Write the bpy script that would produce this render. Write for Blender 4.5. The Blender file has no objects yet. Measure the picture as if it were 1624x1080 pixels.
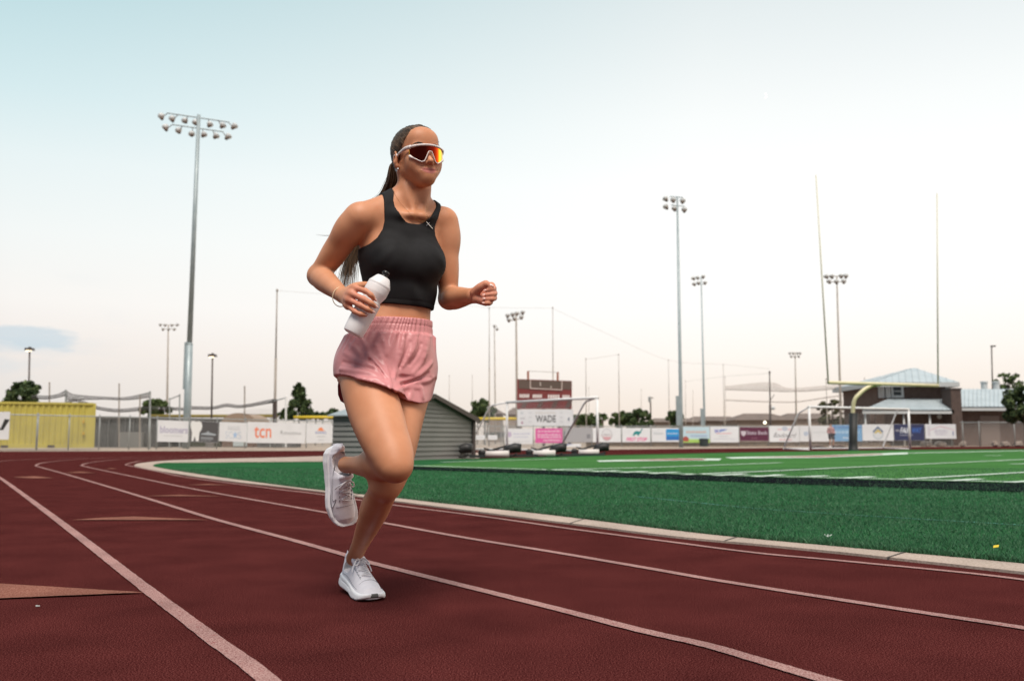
import bpy, math, random
import numpy as np
from mathutils import Vector, Matrix
random.seed(7); RNG = np.random.default_rng(7)
C = bpy.context.scene.collection
SC = bpy.context.scene
# ------------------------------------------------------------------ camera
F, CX, CY, Y0, H = 1450.0, 812.0, 540.0, 697.0, 0.55      # lens in photo pixels, horizon row, eye height
TH = math.atan((Y0 - CY) / F)
cam = bpy.data.cameras.new('camera'); cam.lens = 36 * F / 1624; cam.sensor_width = 36
cam.clip_start = 0.05; cam.clip_end = 12000
cam.dof.use_dof = True; cam.dof.focus_distance = 3.05; cam.dof.aperture_fstop = 4.2
camo = bpy.data.objects.new('camera', cam); C.objects.link(camo)
camo.location = (0, 0, H); camo.rotation_euler = (math.pi / 2 + TH, 0, 0)
SC.camera = camo
# ------------------------------------------------------------------ world: dusk sky
SUN_EL, SUN_AZ = math.radians(60), math.radians(176)       # azimuth clockwise from +Y (behind, to the right)
w = bpy.data.worlds.new('World'); SC.world = w; w.use_nodes = True
nt = w.node_tree; nt.nodes.clear(); N = nt.nodes.new; L = nt.links.new
out = N('ShaderNodeOutputWorld'); bg = N('ShaderNodeBackground'); L(bg.outputs[0], out.inputs[0])
tc = N('ShaderNodeTexCoord'); sep = N('ShaderNodeSeparateXYZ'); L(tc.outputs['Generated'], sep.inputs[0])
def wramp(src, stops):
    r = N('ShaderNodeValToRGB'); L(src, r.inputs[0]); e = r.color_ramp.elements
    while len(e) < len(stops): e.new(0.5)
    for q, (p, c) in zip(e, stops): q.position = p; q.color = (*c, 1)
    return r
def wmath(op, a, b=None, clamp=False):
    m = N('ShaderNodeMath'); m.operation = op; m.use_clamp = clamp
    for i, v in enumerate((a, b)):
        if v is None: continue
        if isinstance(v, (int, float)): m.inputs[i].default_value = v
        else: L(v, m.inputs[i])
    return m.outputs[0]
def wmix(f, a, b, mode='MIX'):
    m = N('ShaderNodeMix'); m.data_type = 'RGBA'; m.blend_type = mode
    for s, v in ((m.inputs[0], f), (m.inputs[6], a), (m.inputs[7], b)):
        if isinstance(v, (int, float)): s.default_value = v
        elif isinstance(v, tuple): s.default_value = (*v, 1)
        else: L(v, s)
    return m.outputs[2]
zc, xc = sep.outputs[2], sep.outputs[0]
warm = wramp(zc, [(0, (.83, .70, .60)), (.03, (.875, .765, .685)), (.09, (.965, .905, .85)), (.135, (.985, .965, .94)), (.20, (.995, .99, .972)), (.27, (.985, .992, .985)), (.33, (.925, .95, .947)), (.45, (.735, .805, .82)), (.70, (.60, .70, .74)), (1, (.52, .62, .68))])
cool = wramp(zc, [(0, (.69, .645, .625)), (.03, (.735, .69, .665)), (.09, (.85, .785, .745)), (.135, (.90, .87, .84)), (.20, (.86, .89, .88)), (.27, (.77, .86, .87)), (.33, (.63, .79, .82)), (.45, (.42, .64, .69)), (.70, (.40, .56, .64)), (1, (.42, .54, .62))])
side = wmath('MULTIPLY_ADD', xc, 1.45); side.node.inputs[2].default_value = 0.72; side.node.use_clamp = True
col = wmix(side, cool.outputs[0], warm.outputs[0])
# a low bluish bank of cloud at the left
mp = N('ShaderNodeMapping'); L(tc.outputs['Generated'], mp.inputs[0]); mp.inputs['Scale'].default_value = (7, 7, 26)
nz = N('ShaderNodeTexNoise'); L(mp.outputs[0], nz.inputs[0]); nz.inputs['Scale'].default_value = 1.0; nz.inputs['Detail'].default_value = 5
cm = wramp(nz.outputs['Fac'], [(.50, (0, 0, 0)), (.66, (1, 1, 1))])
band = wramp(zc, [(.02, (0, 0, 0)), (.085, (1, 1, 1)), (.12, (1, 1, 1)), (.17, (0, 0, 0))])
lf = wramp(wmath('MULTIPLY', xc, -1.0), [(.38, (0, 0, 0)), (.50, (1, 1, 1))])
cf = wmath('MULTIPLY', wmath('MULTIPLY', cm.outputs[0], band.outputs[0]), lf.outputs[0])
col = wmix(wmath('MULTIPLY', cf, .8), col, (.60, .68, .74))
# one soft blue-grey cloud low at the far left
ex = wmath('MULTIPLY', wmath('ADD', xc, .468), 1 / .048); ez = wmath('MULTIPLY', wmath('ADD', zc, -.0985), 1 / .0135)
n2_ = N('ShaderNodeTexNoise'); mp2 = N('ShaderNodeMapping'); L(tc.outputs['Generated'], mp2.inputs[0]); mp2.inputs['Scale'].default_value = (22, 22, 70); L(mp2.outputs[0], n2_.inputs[0]); n2_.inputs['Scale'].default_value = 1.2; n2_.inputs['Detail'].default_value = 6
blob = wmath('ADD', wmath('SUBTRACT', 1.0, wmath('ADD', wmath('MULTIPLY', ex, ex), wmath('MULTIPLY', ez, ez))), wmath('MULTIPLY', wmath('ADD', n2_.outputs['Fac'], -.5), 3.2))
cr_ = wramp(blob, [(0, (0, 0, 0)), (.75, (1, 1, 1))])
col = wmix(wmath('MULTIPLY', cr_.outputs[0], .75), col, (.56, .66, .73))
sky = N('ShaderNodeTexSky'); sky.sky_type = 'NISHITA'; sky.sun_disc = False
sky.sun_elevation = SUN_EL; sky.sun_rotation = SUN_AZ
skm = wmix(1.0, sky.outputs[0], (.10, .10, .10), 'MULTIPLY')
col = wmix(.06, col, skm)
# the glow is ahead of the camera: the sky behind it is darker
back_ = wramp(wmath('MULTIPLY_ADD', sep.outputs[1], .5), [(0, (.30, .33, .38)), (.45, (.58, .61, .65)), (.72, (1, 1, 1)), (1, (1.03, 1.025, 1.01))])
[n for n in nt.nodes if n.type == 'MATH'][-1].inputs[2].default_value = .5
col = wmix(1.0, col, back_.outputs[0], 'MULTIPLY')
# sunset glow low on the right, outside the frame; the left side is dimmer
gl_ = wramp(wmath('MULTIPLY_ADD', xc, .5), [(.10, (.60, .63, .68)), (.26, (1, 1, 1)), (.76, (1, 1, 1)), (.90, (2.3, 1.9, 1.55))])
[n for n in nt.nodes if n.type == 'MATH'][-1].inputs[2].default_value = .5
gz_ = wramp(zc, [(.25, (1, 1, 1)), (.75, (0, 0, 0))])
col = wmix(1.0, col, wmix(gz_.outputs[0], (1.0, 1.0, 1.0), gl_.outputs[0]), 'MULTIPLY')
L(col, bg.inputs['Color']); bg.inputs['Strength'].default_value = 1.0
# ------------------------------------------------------------------ sun: broad soft after-glow
sd = bpy.data.lights.new('sun', 'SUN'); sd.energy = 3.9; sd.angle = math.radians(28); sd.color = (1, .90, .80)
so = bpy.data.objects.new('sun', sd); C.objects.link(so)
_d = Vector((math.sin(SUN_AZ) * math.cos(SUN_EL), math.cos(SUN_AZ) * math.cos(SUN_EL), math.sin(SUN_EL)))
so.rotation_euler = (-_d).to_track_quat('-Z', 'Y').to_euler(); so.location = (5, -8, 12)
# ------------------------------------------------------------------ exposure
SC.view_settings.view_transform = 'Standard'; SC.view_settings.look = 'None'
SC.view_settings.exposure = 0.10; SC.view_settings.gamma = 1; SC.view_settings.use_curve_mapping = False
SC.render.engine = 'CYCLES'; SC.cycles.transparent_max_bounces = 24; SC.cycles.max_bounces = 6
SC.cycles.use_denoising = True
# ------------------------------------------------------------------ helpers
_c, _s = math.cos(TH), math.sin(TH)
def ray(px, py):
    a, b = (px - CX) / F, -(py - CY) / F
    return np.array([a, _c - b * _s, _s + b * _c])
def at(px, py, Y):
    r = ray(px, py); return np.array([0, 0, H]) + r * (Y / r[1])
def gnd(px, py, z=0.0):
    r = ray(px, py); return np.array([0, 0, H]) + r * ((z - H) / r[2])
def proj(p):
    x, y, z = p[0], p[1], p[2] - H
    d = y * _c + z * _s; u = -y * _s + z * _c
    return CX + F * x / d, CY - F * u / d
V3 = lambda *a: np.array(a, float)
def unit(v): v = np.asarray(v, float); return v / np.linalg.norm(v)
def srgb(r, g, b):
    f = lambda c: (c / 255 / 12.92) if c <= 10 else ((c / 255 + .055) / 1.055) ** 2.4
    return (f(r), f(g), f(b))

def mat(name, c, rough=.6, c2=None, nscale=8, nlow=.35, nhigh=.65, bump=0, bscale=60, metal=0, spec=.5, sss=0, coat=0, detail=4, stretch=None, bdist=.002):
    m = bpy.data.materials.new(name); m.use_nodes = True; t = m.node_tree; b = t.nodes['Principled BSDF']
    b.inputs['Base Color'].default_value = (*c, 1); b.inputs['Roughness'].default_value = rough
    b.inputs['Metallic'].default_value = metal; b.inputs['Specular IOR Level'].default_value = spec
    if coat: b.inputs['Coat Weight'].default_value = coat
    if sss:
        b.inputs['Subsurface Weight'].default_value = sss; b.inputs['Subsurface Radius'].default_value = (.012, .005, .003)
        b.inputs['Subsurface Scale'].default_value = 1.0
    co = t.nodes.new('ShaderNodeTexCoord'); src = co.outputs['Object']
    if stretch:
        mp = t.nodes.new('ShaderNodeMapping'); mp.inputs['Scale'].default_value = stretch; t.links.new(src, mp.inputs[0]); src = mp.outputs[0]
    if c2 is not None:
        n = t.nodes.new('ShaderNodeTexNoise'); n.inputs['Scale'].default_value = nscale; n.inputs['Detail'].default_value = detail
        t.links.new(src, n.inputs['Vector'])
        r = t.nodes.new('ShaderNodeValToRGB'); e = r.color_ramp.elements
        e[0].position = nlow; e[0].color = (*c, 1); e[1].position = nhigh; e[1].color = (*c2, 1)
        t.links.new(n.outputs['Fac'], r.inputs[0]); t.links.new(r.outputs[0], b.inputs['Base Color'])
    if bump:
        n = t.nodes.new('ShaderNodeTexNoise'); n.inputs['Scale'].default_value = bscale; n.inputs['Detail'].default_value = 3
        t.links.new(src, n.inputs['Vector'])
        bp = t.nodes.new('ShaderNodeBump'); bp.inputs['Strength'].default_value = bump; bp.inputs['Distance'].default_value = bdist
        t.links.new(n.outputs['Fac'], bp.inputs['Height']); t.links.new(bp.outputs[0], b.inputs['Normal'])
    return m

class MB:
    """collects shapes (world coordinates) and links them as one mesh object"""
    def __init__(s): s.v = []; s.f = []
    def add(s, vs, fs):
        o = len(s.v); s.v += [tuple(map(float, p)) for p in vs]; s.f += [tuple(i + o for i in f) for f in fs]; return s
    def box(s, c, size, rz=0, axes=None):
        if axes is None: axes = (V3(math.cos(rz), math.sin(rz), 0), V3(-math.sin(rz), math.cos(rz), 0), V3(0, 0, 1))
        c = np.asarray(c, float); vs = []
        for z in (-1, 1):
            for x, y in ((-1, -1), (1, -1), (1, 1), (-1, 1)):
                vs.append(c + axes[0] * x * size[0] / 2 + axes[1] * y * size[1] / 2 + axes[2] * z * size[2] / 2)
        return s.add(vs, [(3, 2, 1, 0), (4, 5, 6, 7), (0, 1, 5, 4), (1, 2, 6, 5), (2, 3, 7, 6), (3, 0, 4, 7)])
    def bbox(s, lo, hi): return s.box([(a + b) / 2 for a, b in zip(lo, hi)], [b - a for a, b in zip(lo, hi)])
    def path(s, pts, rad, n=8, cap=True, flat=1.0, up=None):
        pts = [np.asarray(p, float) for p in pts]
        if np.isscalar(rad): rad = [rad] * len(pts)
        vs = []; fs = []; prev = None
        for i, p in enumerate(pts):
            t = unit(pts[min(i + 1, len(pts) - 1)] - pts[max(i - 1, 0)])
            a = prev if prev is not None else (np.asarray(up, float) if up is not None else (V3(0, 0, 1) if abs(t[2]) < .9 else V3(1, 0, 0)))
            a = unit(a - t * (a @ t)); b = np.cross(t, a); prev = a
            for k in range(n):
                q = 2 * math.pi * k / n
                vs.append(p + rad[i] * (a * math.cos(q) * flat + b * math.sin(q)))
        for i in range(len(pts) - 1):
            for k in range(n):
                k2 = (k + 1) % n
                fs.append((i * n + k, i * n + k2, (i + 1) * n + k2, (i + 1) * n + k))
        if cap: fs.append(tuple(range(n))[::-1]); fs.append(tuple((len(pts) - 1) * n + k for k in range(n)))
        return s.add(vs, fs)
    def tube(s, p0, p1, r0, r1=None, n=8): return s.path([p0, p1], [r0, r0 if r1 is None else r1], n)
    def lathe(s, prof, base, axis=(0, 0, 1), n=20):
        base = np.asarray(base, float); t = unit(axis); a = V3(1, 0, 0) if abs(t[0]) < .9 else V3(0, 1, 0)
        a = unit(a - t * (a @ t)); b = np.cross(t, a); vs = []; fs = []
        for r, z in prof:
            for k in range(n):
                q = 2 * math.pi * k / n; vs.append(base + t * z + r * (a * math.cos(q) + b * math.sin(q)))
        for i in range(len(prof) - 1):
            for k in range(n):
                k2 = (k + 1) % n; fs.append((i * n + k, i * n + k2, (i + 1) * n + k2, (i + 1) * n + k))
        fs.append(tuple(range(n))[::-1]); fs.append(tuple((len(prof) - 1) * n + k for k in range(n)))
        return s.add(vs, fs)
    def poly(s, pts): return s.add(pts, [tuple(range(len(pts)))])
    def prism(s, pts, off):
        n = len(pts); off = np.asarray(off, float); vs = [np.asarray(p, float) for p in pts]; vs += [p + off for p in vs]
        return s.add(vs, [tuple(range(n))[::-1], tuple(range(n, 2 * n))] + [(i, (i + 1) % n, (i + 1) % n + n, i + n) for i in range(n)])
    def build(s, name, m, parent=None, loc=None, smooth=False):
        return mk(name, s.v, s.f, m, parent, loc, smooth)
def wloc(o):
    p = V3(*o.location)
    while o.parent: o = o.parent; p += V3(*o.location)
    return p
def mk(name, vs, fs, m, parent=None, loc=None, smooth=False):
    vs = np.asarray(vs, float)
    if parent is not None: base = wloc(parent)
    else: base = np.asarray(loc, float) if loc is not None else np.array([(vs[:, 0].min() + vs[:, 0].max()) / 2, (vs[:, 1].min() + vs[:, 1].max()) / 2, vs[:, 2].min()])
    me = bpy.data.meshes.new(name); me.from_pydata((vs - base).tolist(), [], fs if isinstance(fs, list) else fs.tolist())
    me.materials.append(m)
    if smooth: me.shade_smooth()
    o = bpy.data.objects.new(name, me); C.objects.link(o)
    if parent is not None: o.parent = parent
    else: o.location = base
    return o
def tag(o, label=None, cat=None, group=None, kind=None):
    if label: o['label'] = label
    if cat: o['category'] = cat
    if group: o['group'] = group
    if kind: o['kind'] = kind
    return o
def empty(name, loc, label, cat, group=None):
    o = bpy.data.objects.new(name, None); o.empty_display_size = .2; C.objects.link(o); o.location = tuple(map(float, loc))
    return tag(o, label, cat, group)
def copy_tree(o, parent=None):
    c = o.copy(); C.objects.link(c)
    if parent is not None: c.parent = parent
    for ch in list(o.children): copy_tree(ch, c)
    return c
def text_mesh(body, shear=0, bold=0):
    cu = bpy.data.curves.new('lettering', 'FONT'); cu.body = body; cu.size = 1; cu.shear = shear; cu.offset = bold; cu.resolution_u = 3
    o = bpy.data.objects.new('lettering', cu); C.objects.link(o); bpy.context.view_layer.update()
    me = bpy.data.meshes.new_from_object(o.evaluated_get(bpy.context.evaluated_depsgraph_get()))
    vs = np.array([v.co[:] for v in me.vertices]); fs = [tuple(p.vertices) for p in me.polygons]
    bpy.data.objects.remove(o); bpy.data.curves.remove(cu); bpy.data.meshes.remove(me)
    vs[:, :2] -= vs[:, :2].min(0); return vs, fs, vs[:, 0].max(), vs[:, 1].max()
def catmull(pts, m=12):
    P = np.asarray(pts, float); P = np.vstack([2 * P[0] - P[1], P, 2 * P[-1] - P[-2]]); o = []
    for i in range(1, len(P) - 2):
        for t in np.linspace(0, 1, m, endpoint=False):
            a, b, c, d = P[i - 1:i + 3]
            o.append(.5 * ((2 * b) + (c - a) * t + (2 * a - 5 * b + 4 * c - d) * t ** 2 + (3 * b - a - 3 * c + d) * t ** 3))
    o.append(P[-2]); return np.array(o)
# ------------------------------------------------------------------ ground materials
def grain_mat(name, c, cd, cl, scale, rough=.9, bump=.5, mott=3.0, wear=None, wscale=60, bdist=.004):
    m = mat(name, c, 1.0, spec=0); t = m.node_tree; b = t.nodes['Principled BSDF']; N = t.nodes.new; L = t.links.new
    g = N('ShaderNodeNewGeometry'); pos = g.outputs['Position']
    n1 = N('ShaderNodeTexNoise'); n1.inputs['Scale'].default_value = scale; n1.inputs['Detail'].default_value = 2; L(pos, n1.inputs['Vector'])
    n2 = N('ShaderNodeTexNoise'); n2.inputs['Scale'].default_value = mott; n2.inputs['Detail'].default_value = 6; L(pos, n2.inputs['Vector'])
    r = N('ShaderNodeValToRGB'); e = r.color_ramp.elements; e.new(.5)
    for q, (p, k) in zip(e, ((.33, cd), (.5, c), (.68, cl))): q.position = p; q.color = (*k, 1)
    L(n1.outputs['Fac'], r.inputs[0])
    mx = N('ShaderNodeMix'); mx.data_type = 'RGBA'; mx.blend_type = 'MULTIPLY'; mx.inputs[0].default_value = 1
    r2 = N('ShaderNodeValToRGB'); r2.color_ramp.elements[0].position = .3; r2.color_ramp.elements[0].color = (.80, .80, .81, 1)
    r2.color_ramp.elements[1].position = .7; r2.color_ramp.elements[1].color = (1.14, 1.13, 1.13, 1)
    L(n2.outputs['Fac'], r2.inputs[0]); L(r.outputs[0], mx.inputs[6]); L(r2.outputs[0], mx.inputs[7]); colo = mx.outputs[2]
    if wear:
        n3 = N('ShaderNodeTexNoise'); n3.inputs['Scale'].default_value = wscale; n3.inputs['Detail'].default_value = 6; n3.inputs['Roughness'].default_value = .75; L(pos, n3.inputs['Vector'])
        r3 = N('ShaderNodeValToRGB'); r3.color_ramp.elements[0].position = wear[1]; r3.color_ramp.elements[1].position = wear[2]; L(n3.outputs['Fac'], r3.inputs[0])
        m3 = N('ShaderNodeMix'); m3.data_type = 'RGBA'; L(r3.outputs[0], m3.inputs[0]); L(colo, m3.inputs[6]); m3.inputs[7].default_value = (*wear[0], 1); colo = m3.outputs[2]
    L(colo, b.inputs['Base Color'])
    bp = N('ShaderNodeBump'); bp.inputs['Strength'].default_value = bump; bp.inputs['Distance'].default_value = bdist
    L(n1.outputs['Fac'], bp.inputs['Height']); L(bp.outputs[0], b.inputs['Normal'])
    return m
RED = (.062, .0132, .0128)
M_track = grain_mat('track rubber', RED, (.015, .0034, .0035), (.155, .046, .042), 260, bump=.32, bdist=.002)
M_line = grain_mat('track line paint', (.33, .195, .18), (.17, .075, .07), (.43, .285, .265), 210, bump=.4, wear=((.22, .06, .06), .56, .68))
M_mark = grain_mat('peach marker paint', (.22, .095, .070), (.12, .043, .034), (.29, .145, .11), 210, bump=.4, wear=((.2, .05, .05), .6, .7))
M_conc = grain_mat('kerb concrete', (.40, .325, .275), (.31, .25, .21), (.48, .40, .35), 90, bump=.2, mott=2.2)
M_dirt = grain_mat('bare ground', (.36, .30, .25), (.28, .23, .19), (.44, .37, .31), 3, bump=.2, mott=.15)
M_turf = grain_mat('turf base', (.024, .100, .040), (.012, .058, .023), (.040, .138, .054), 55, bump=.8, mott=1.4, bdist=.01)
M_field = grain_mat('field turf', (.054, .155, .046), (.038, .12, .036), (.074, .195, .058), 30, bump=.5, mott=.5, bdist=.01)
M_wline = grain_mat('field line paint', (.56, .66, .58), (.42, .54, .45), (.66, .74, .68), 30, bump=.2)
M_black = grain_mat('black sideline', (.008, .010, .012), (.005, .007, .008), (.014, .018, .02), 30, bump=.2)
M_red_end = grain_mat('end zone red', (.30, .06, .06), (.2, .04, .04), (.38, .12, .11), 12, bump=.1)

def sheet(name, pts, m, z=None, kind='structure', parent=None):
    P = [V3(p[0], p[1], z if z is not None else p[2]) for p in pts]
    b = MB(); b.poly(P); o = b.build(name, m, parent)
    a = sum(P[i][0] * P[(i + 1) % len(P)][1] - P[(i + 1) % len(P)][0] * P[i][1] for i in range(len(P)))
    if a < 0: o.data.flip_normals()
    if parent is None: tag(o, kind=kind)
    return o
GP = lambda pts, z=0: [gnd(x, y, z) for x, y in pts]
# base ground to the horizon
sheet('ground', [(-4000, -60, 0), (4000, -60, 0), (4000, 7000, 0), (-4000, 7000, 0)], M_dirt, -.03)
# running track: one wide sheet of red rubber
back = GP([(-2600, 722), (-600, 717), (0, 715.6), (530, 714.6), (760, 714), (1000, 712.4), (1240, 710), (1624, 707.2), (2600, 704.5)])
track = sheet('running_track', [(-60, -12, 0), (70, -12, 0)] + [tuple(p) for p in back[::-1]], M_track, 0)
# lane lines, traced on the ground
def ribbon(path, wd, z, m, name, jit=.0014, parent=None, kind='structure'):
    P = [V3(p[0], p[1], 0) for p in path]; Q = [P[0]]
    for a, b in zip(P[:-1], P[1:]):                       # resample: fine near the camera, coarse far away
        n = max(1, int(np.linalg.norm(b - a) / (.03 if np.linalg.norm(a[:2]) < 7 else .25)))
        Q += [a + (b - a) * (k + 1) / n for k in range(n)]
    vs = []; fs = []
    for i, p in enumerate(Q):
        t = unit(Q[min(i + 1, len(Q) - 1)] - Q[max(i - 1, 0)]); nrm = V3(-t[1], t[0], 0)
        for s in (1, -1): vs.append(p + nrm * s * (wd / 2 + random.uniform(-jit, jit)) + V3(0, 0, z))
        if i: fs.append((2 * i - 2, 2 * i, 2 * i + 1, 2 * i - 1)[::-1])
    o = mk(name, vs, fs, m, parent); o.data.flip_normals() if o.data.polygons[0].normal.z < 0 else None
    if parent is None: tag(o, kind=kind)
    return o
PA = [(600, 1240), (422, 1078), (338, 1015), (225, 929), (114, 842.5), (0, 758), (-40, 739), (0, 731.5), (60, 728), (140, 725.5)]
PB = [(1700, 1195), (1470, 1127), (1303, 1078), (1205, 1059 - 10), (1119, 1024), (1017, 1001), (877, 965), (736, 930), (588, 893), (545, 880), (464, 857), (338, 823), (225, 788), (112.6, 754.5), (66, 741.5), (57, 738.6), (65, 734.6), (87, 731.5), (129, 728), (210, 724.5), (330, 722)]
PC = [(1900, 1043), (1623, 997), (1486, 976), (1345, 954), (1205, 932), (1119, 918), (1017, 900), (877, 876), (736, 853), (616, 831), (510, 812), (352, 784), (281, 770.5), (197, 753), (137, 740.3), (130, 737.6), (144, 733.6), (185, 729), (270, 725), (400, 721.6)]
PD = [(1900, 966), (1623, 920), (1345, 891), (1205, 878), (1064, 860), (912, 840), (771, 820), (630, 802), (506.5, 784), (440, 776), (299, 757.5), (253, 748.5), (207, 739), (200, 736.8), (212, 733), (231, 730), (300, 726.6), (420, 723.4), (513, 721.5)]
for i, (pp, wd) in enumerate(((PA, .052), (PB, .05), (PC, .05), (PD, .046))):
    ribbon(catmull([gnd(*p) for p in catmull(pp, 6)], 2), wd, .004, M_line, 'lane_line')
# relay zone markers painted on the lanes
for k, px in enumerate(([(-170, 914), (0, 927.5), (230, 941.5), (0, 951), (-170, 957)], [(114, 825.5), (165, 821.8), (212, 820), (260, 822.2), (332, 825.6)],
           [(230, 787.2), (285, 785.2), (354, 787.8)], [(296, 769.8), (330, 768), (366, 769.6)],
           [(20, 757), (55, 755.4), (85, 758.5), (50, 759)], [(102, 750), (128, 748.2), (152, 750.4)], [(167, 743.6), (177, 742.4), (186, 744)])):
    P = GP(px); Q = []
    for a, b in zip(P, P[1:] + P[:1]):
        n = max(1, int(np.linalg.norm(b - a) / .05))
        for i in range(n): Q.append(a + (b - a) * i / n + RNG.normal(0, .0012, 3) * V3(1, 1, 0))
    sheet('track_marking', Q, M_mark, .0062)
# kerb and the concrete apron behind the bend
ko = [(2400, 1000), (1900, 944), (1623, 911), (1416, 888), (1345, 880), (1205, 866), (1064, 852.5), (912, 833), (771, 815), (634, 797), (506, 780.5), (440, 772.5), (352, 762.5), (280, 752), (235, 744.5), (215, 739.5), (214, 737.6), (224, 734.8), (262, 731), (330, 728.4), (430, 726), (513, 723.6), (640, 720), (780, 717.5)]
gr = [(2400, 966), (1900, 919), (1623, 890), (1345, 865), (1119, 844), (912, 819), (841, 811), (700, 796), (634, 788.5), (506, 775.5), (440, 767.5), (352, 756), (290, 747), (255, 741.2), (243, 738.2), (248, 735.4), (262, 733.4)]
gfar = [(388, 733), (513, 732), (640, 729), (760, 727.2), (960, 721.6), (1240, 716), (1440, 713), (1624, 712), (2600, 707.5)]
KO = [gnd(*p) for p in catmull(ko, 4)]
GR = [gnd(x, y, .02) for x, y in catmull(gr, 4)]; GF = [gnd(x, y, .02) for x, y in gfar]
far_in = [gnd(760, 727.2), gnd(640, 729), gnd(513, 732), gnd(388, 733)]
kerb_pts = [tuple(p) for p in KO] + [tuple(p * V3(1.0, .99, 1)) for p in far_in] + [tuple(p) for p in GR[::-1]]
kb = sheet('kerb', [(p[0], p[1]) for p in kerb_pts], M_conc, .012)
# a front face so that the kerb stands proud of the rubber
b = MB()
for p, q in zip(KO[:-1], KO[1:]): b.add([(p[0], p[1], -.01), (q[0], q[1], -.01), (q[0], q[1], .012), (p[0], p[1], .012)], [(0, 1, 2, 3)])
tag(b.build('kerb_face', M_conc), kind='structure')
# expansion joints in the kerb
for xa in ((1408, 888, 1450, 875), (905, 832.3, 938, 822), (560, 787.5, 585, 782.5), (1150, 861, 1185, 850)):
    p, q = gnd(xa[0], xa[1]), gnd(xa[2], xa[3]); ribbon([p, q], .012, .0145, mat('joint', (.09, .075, .065), .9), 'kerb_joint', 0)
# turf slab
TZ = .02
TP = [(p[0], p[1]) for p in GR] + [(p[0], p[1]) for p in GF]
sheet('turf', TP, M_turf, TZ)
b = MB()
for p, q in zip(GR[:-1], GR[1:]): b.add([(p[0], p[1], .0), (q[0], q[1], .0), (q[0], q[1], TZ), (p[0], p[1], TZ)], [(0, 1, 2, 3)])
tag(b.build('turf_edge', M_turf), kind='structure')
# football field inside the sidelines: a lighter sheet, then the painted lines
FZ = TZ + .005
def fsheet(name, px, m, dz): return sheet(name, [gnd(x, y, FZ) for x, y in px], m, FZ + dz)
fsheet('football_field', [(655, 739.5), (760, 729.5), (960, 722.8), (1240, 717), (1440, 714), (1624, 713), (2600, 708), (2600, 800), (1624, 766.5), (1240, 757), (1000, 750)], M_field, 0)
fsheet('sideline', [(560, 736.2), (655, 740), (820, 745), (1000, 750.4), (1240, 757.6), (1624, 766.8), (2600, 790), (2600, 812), (1624, 780.5), (1240, 767), (1000, 757.4), (820, 750.2), (655, 744.6), (560, 740.5)], M_black, .005)
def fline(pts, wpx=None, wd=.10, name='field_line', m=M_wline, z=.010):
    P = [gnd(x, y, FZ) for x, y in pts]; o = ribbon(P, wd, FZ + z, m, name, .01); return o
fline([(600, 736.4), (655, 738.9), (820, 743.8), (1000, 749.3), (1240, 756.3), (1624, 765.3), (2600, 787)], wd=.12)
for a, c in (((1014, 742.4), (1240, 734)), ((1083, 753.4), (1240, 746.7)), ((1240, 746.6), (1624, 728.8)), ((1419, 761.2), (1624, 749.6)), ((1624, 728.8), (2200, 704)), ((1624, 749.6), (2200, 720)),
             ((700, 733.2), (900, 727.4)), ((860, 745.6), (1014, 742.2))):
    fline([a, c] if c[1] > 712 else [a, (2000, 714)], wd=.13)
for a, c in (((900, 746.8), (939, 746)), ((942, 749), (982, 747.2)), ((988, 750.2), (1025, 748.4)), ((1033, 752), (1074, 749.6)), ((1136, 755.2), (1182, 752.2)), ((1198, 757), (1240, 754)),
             ((1269, 757.6), (1311, 755.4)), ((1337, 759.6), (1384, 757)), ((1508, 763.6), (1554, 760.6)), ((1600, 766.2), (1650, 763)), ((1604, 736.6), (1660, 735.4)), ((1562, 723.2), (1590, 722.6))):
    fline([a, c], wd=.16, z=.014)
# end zone border and lettering far across the field
for px in ([(946, 730.6), (1080, 727.2), (1145, 727.6), (1140, 730.4), (1080, 730.6), (950, 732.4)], [(1150, 725.4), (1300, 722.4), (1440, 717.6), (1440, 720.2), (1300, 726), (1160, 727.4)]):
    fsheet('end_zone_lettering', px, M_wline, .009)
for px in ([(985, 730.2), (1075, 728), (1120, 728.4), (1115, 729.8), (1075, 730)], [(1185, 725.6), (1300, 723.2), (1400, 720), (1400, 720.8), (1300, 725)]):
    fsheet('end_zone_paint', px, M_red_end, .013)
fline([(1440, 718.6), (1624, 714.8), (2400, 709)], wd=.5, z=.009, m=M_wline)
# faint old lacrosse line in the near turf
fline([(1010, 787), (1200, 806), (1400, 819), (1624, 832), (1900, 846)], wd=.05, z=-.001, m=grain_mat('faded line', (.07, .19, .15), (.03, .15, .06), (.12, .25, .24), 55, bump=.5))
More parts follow.
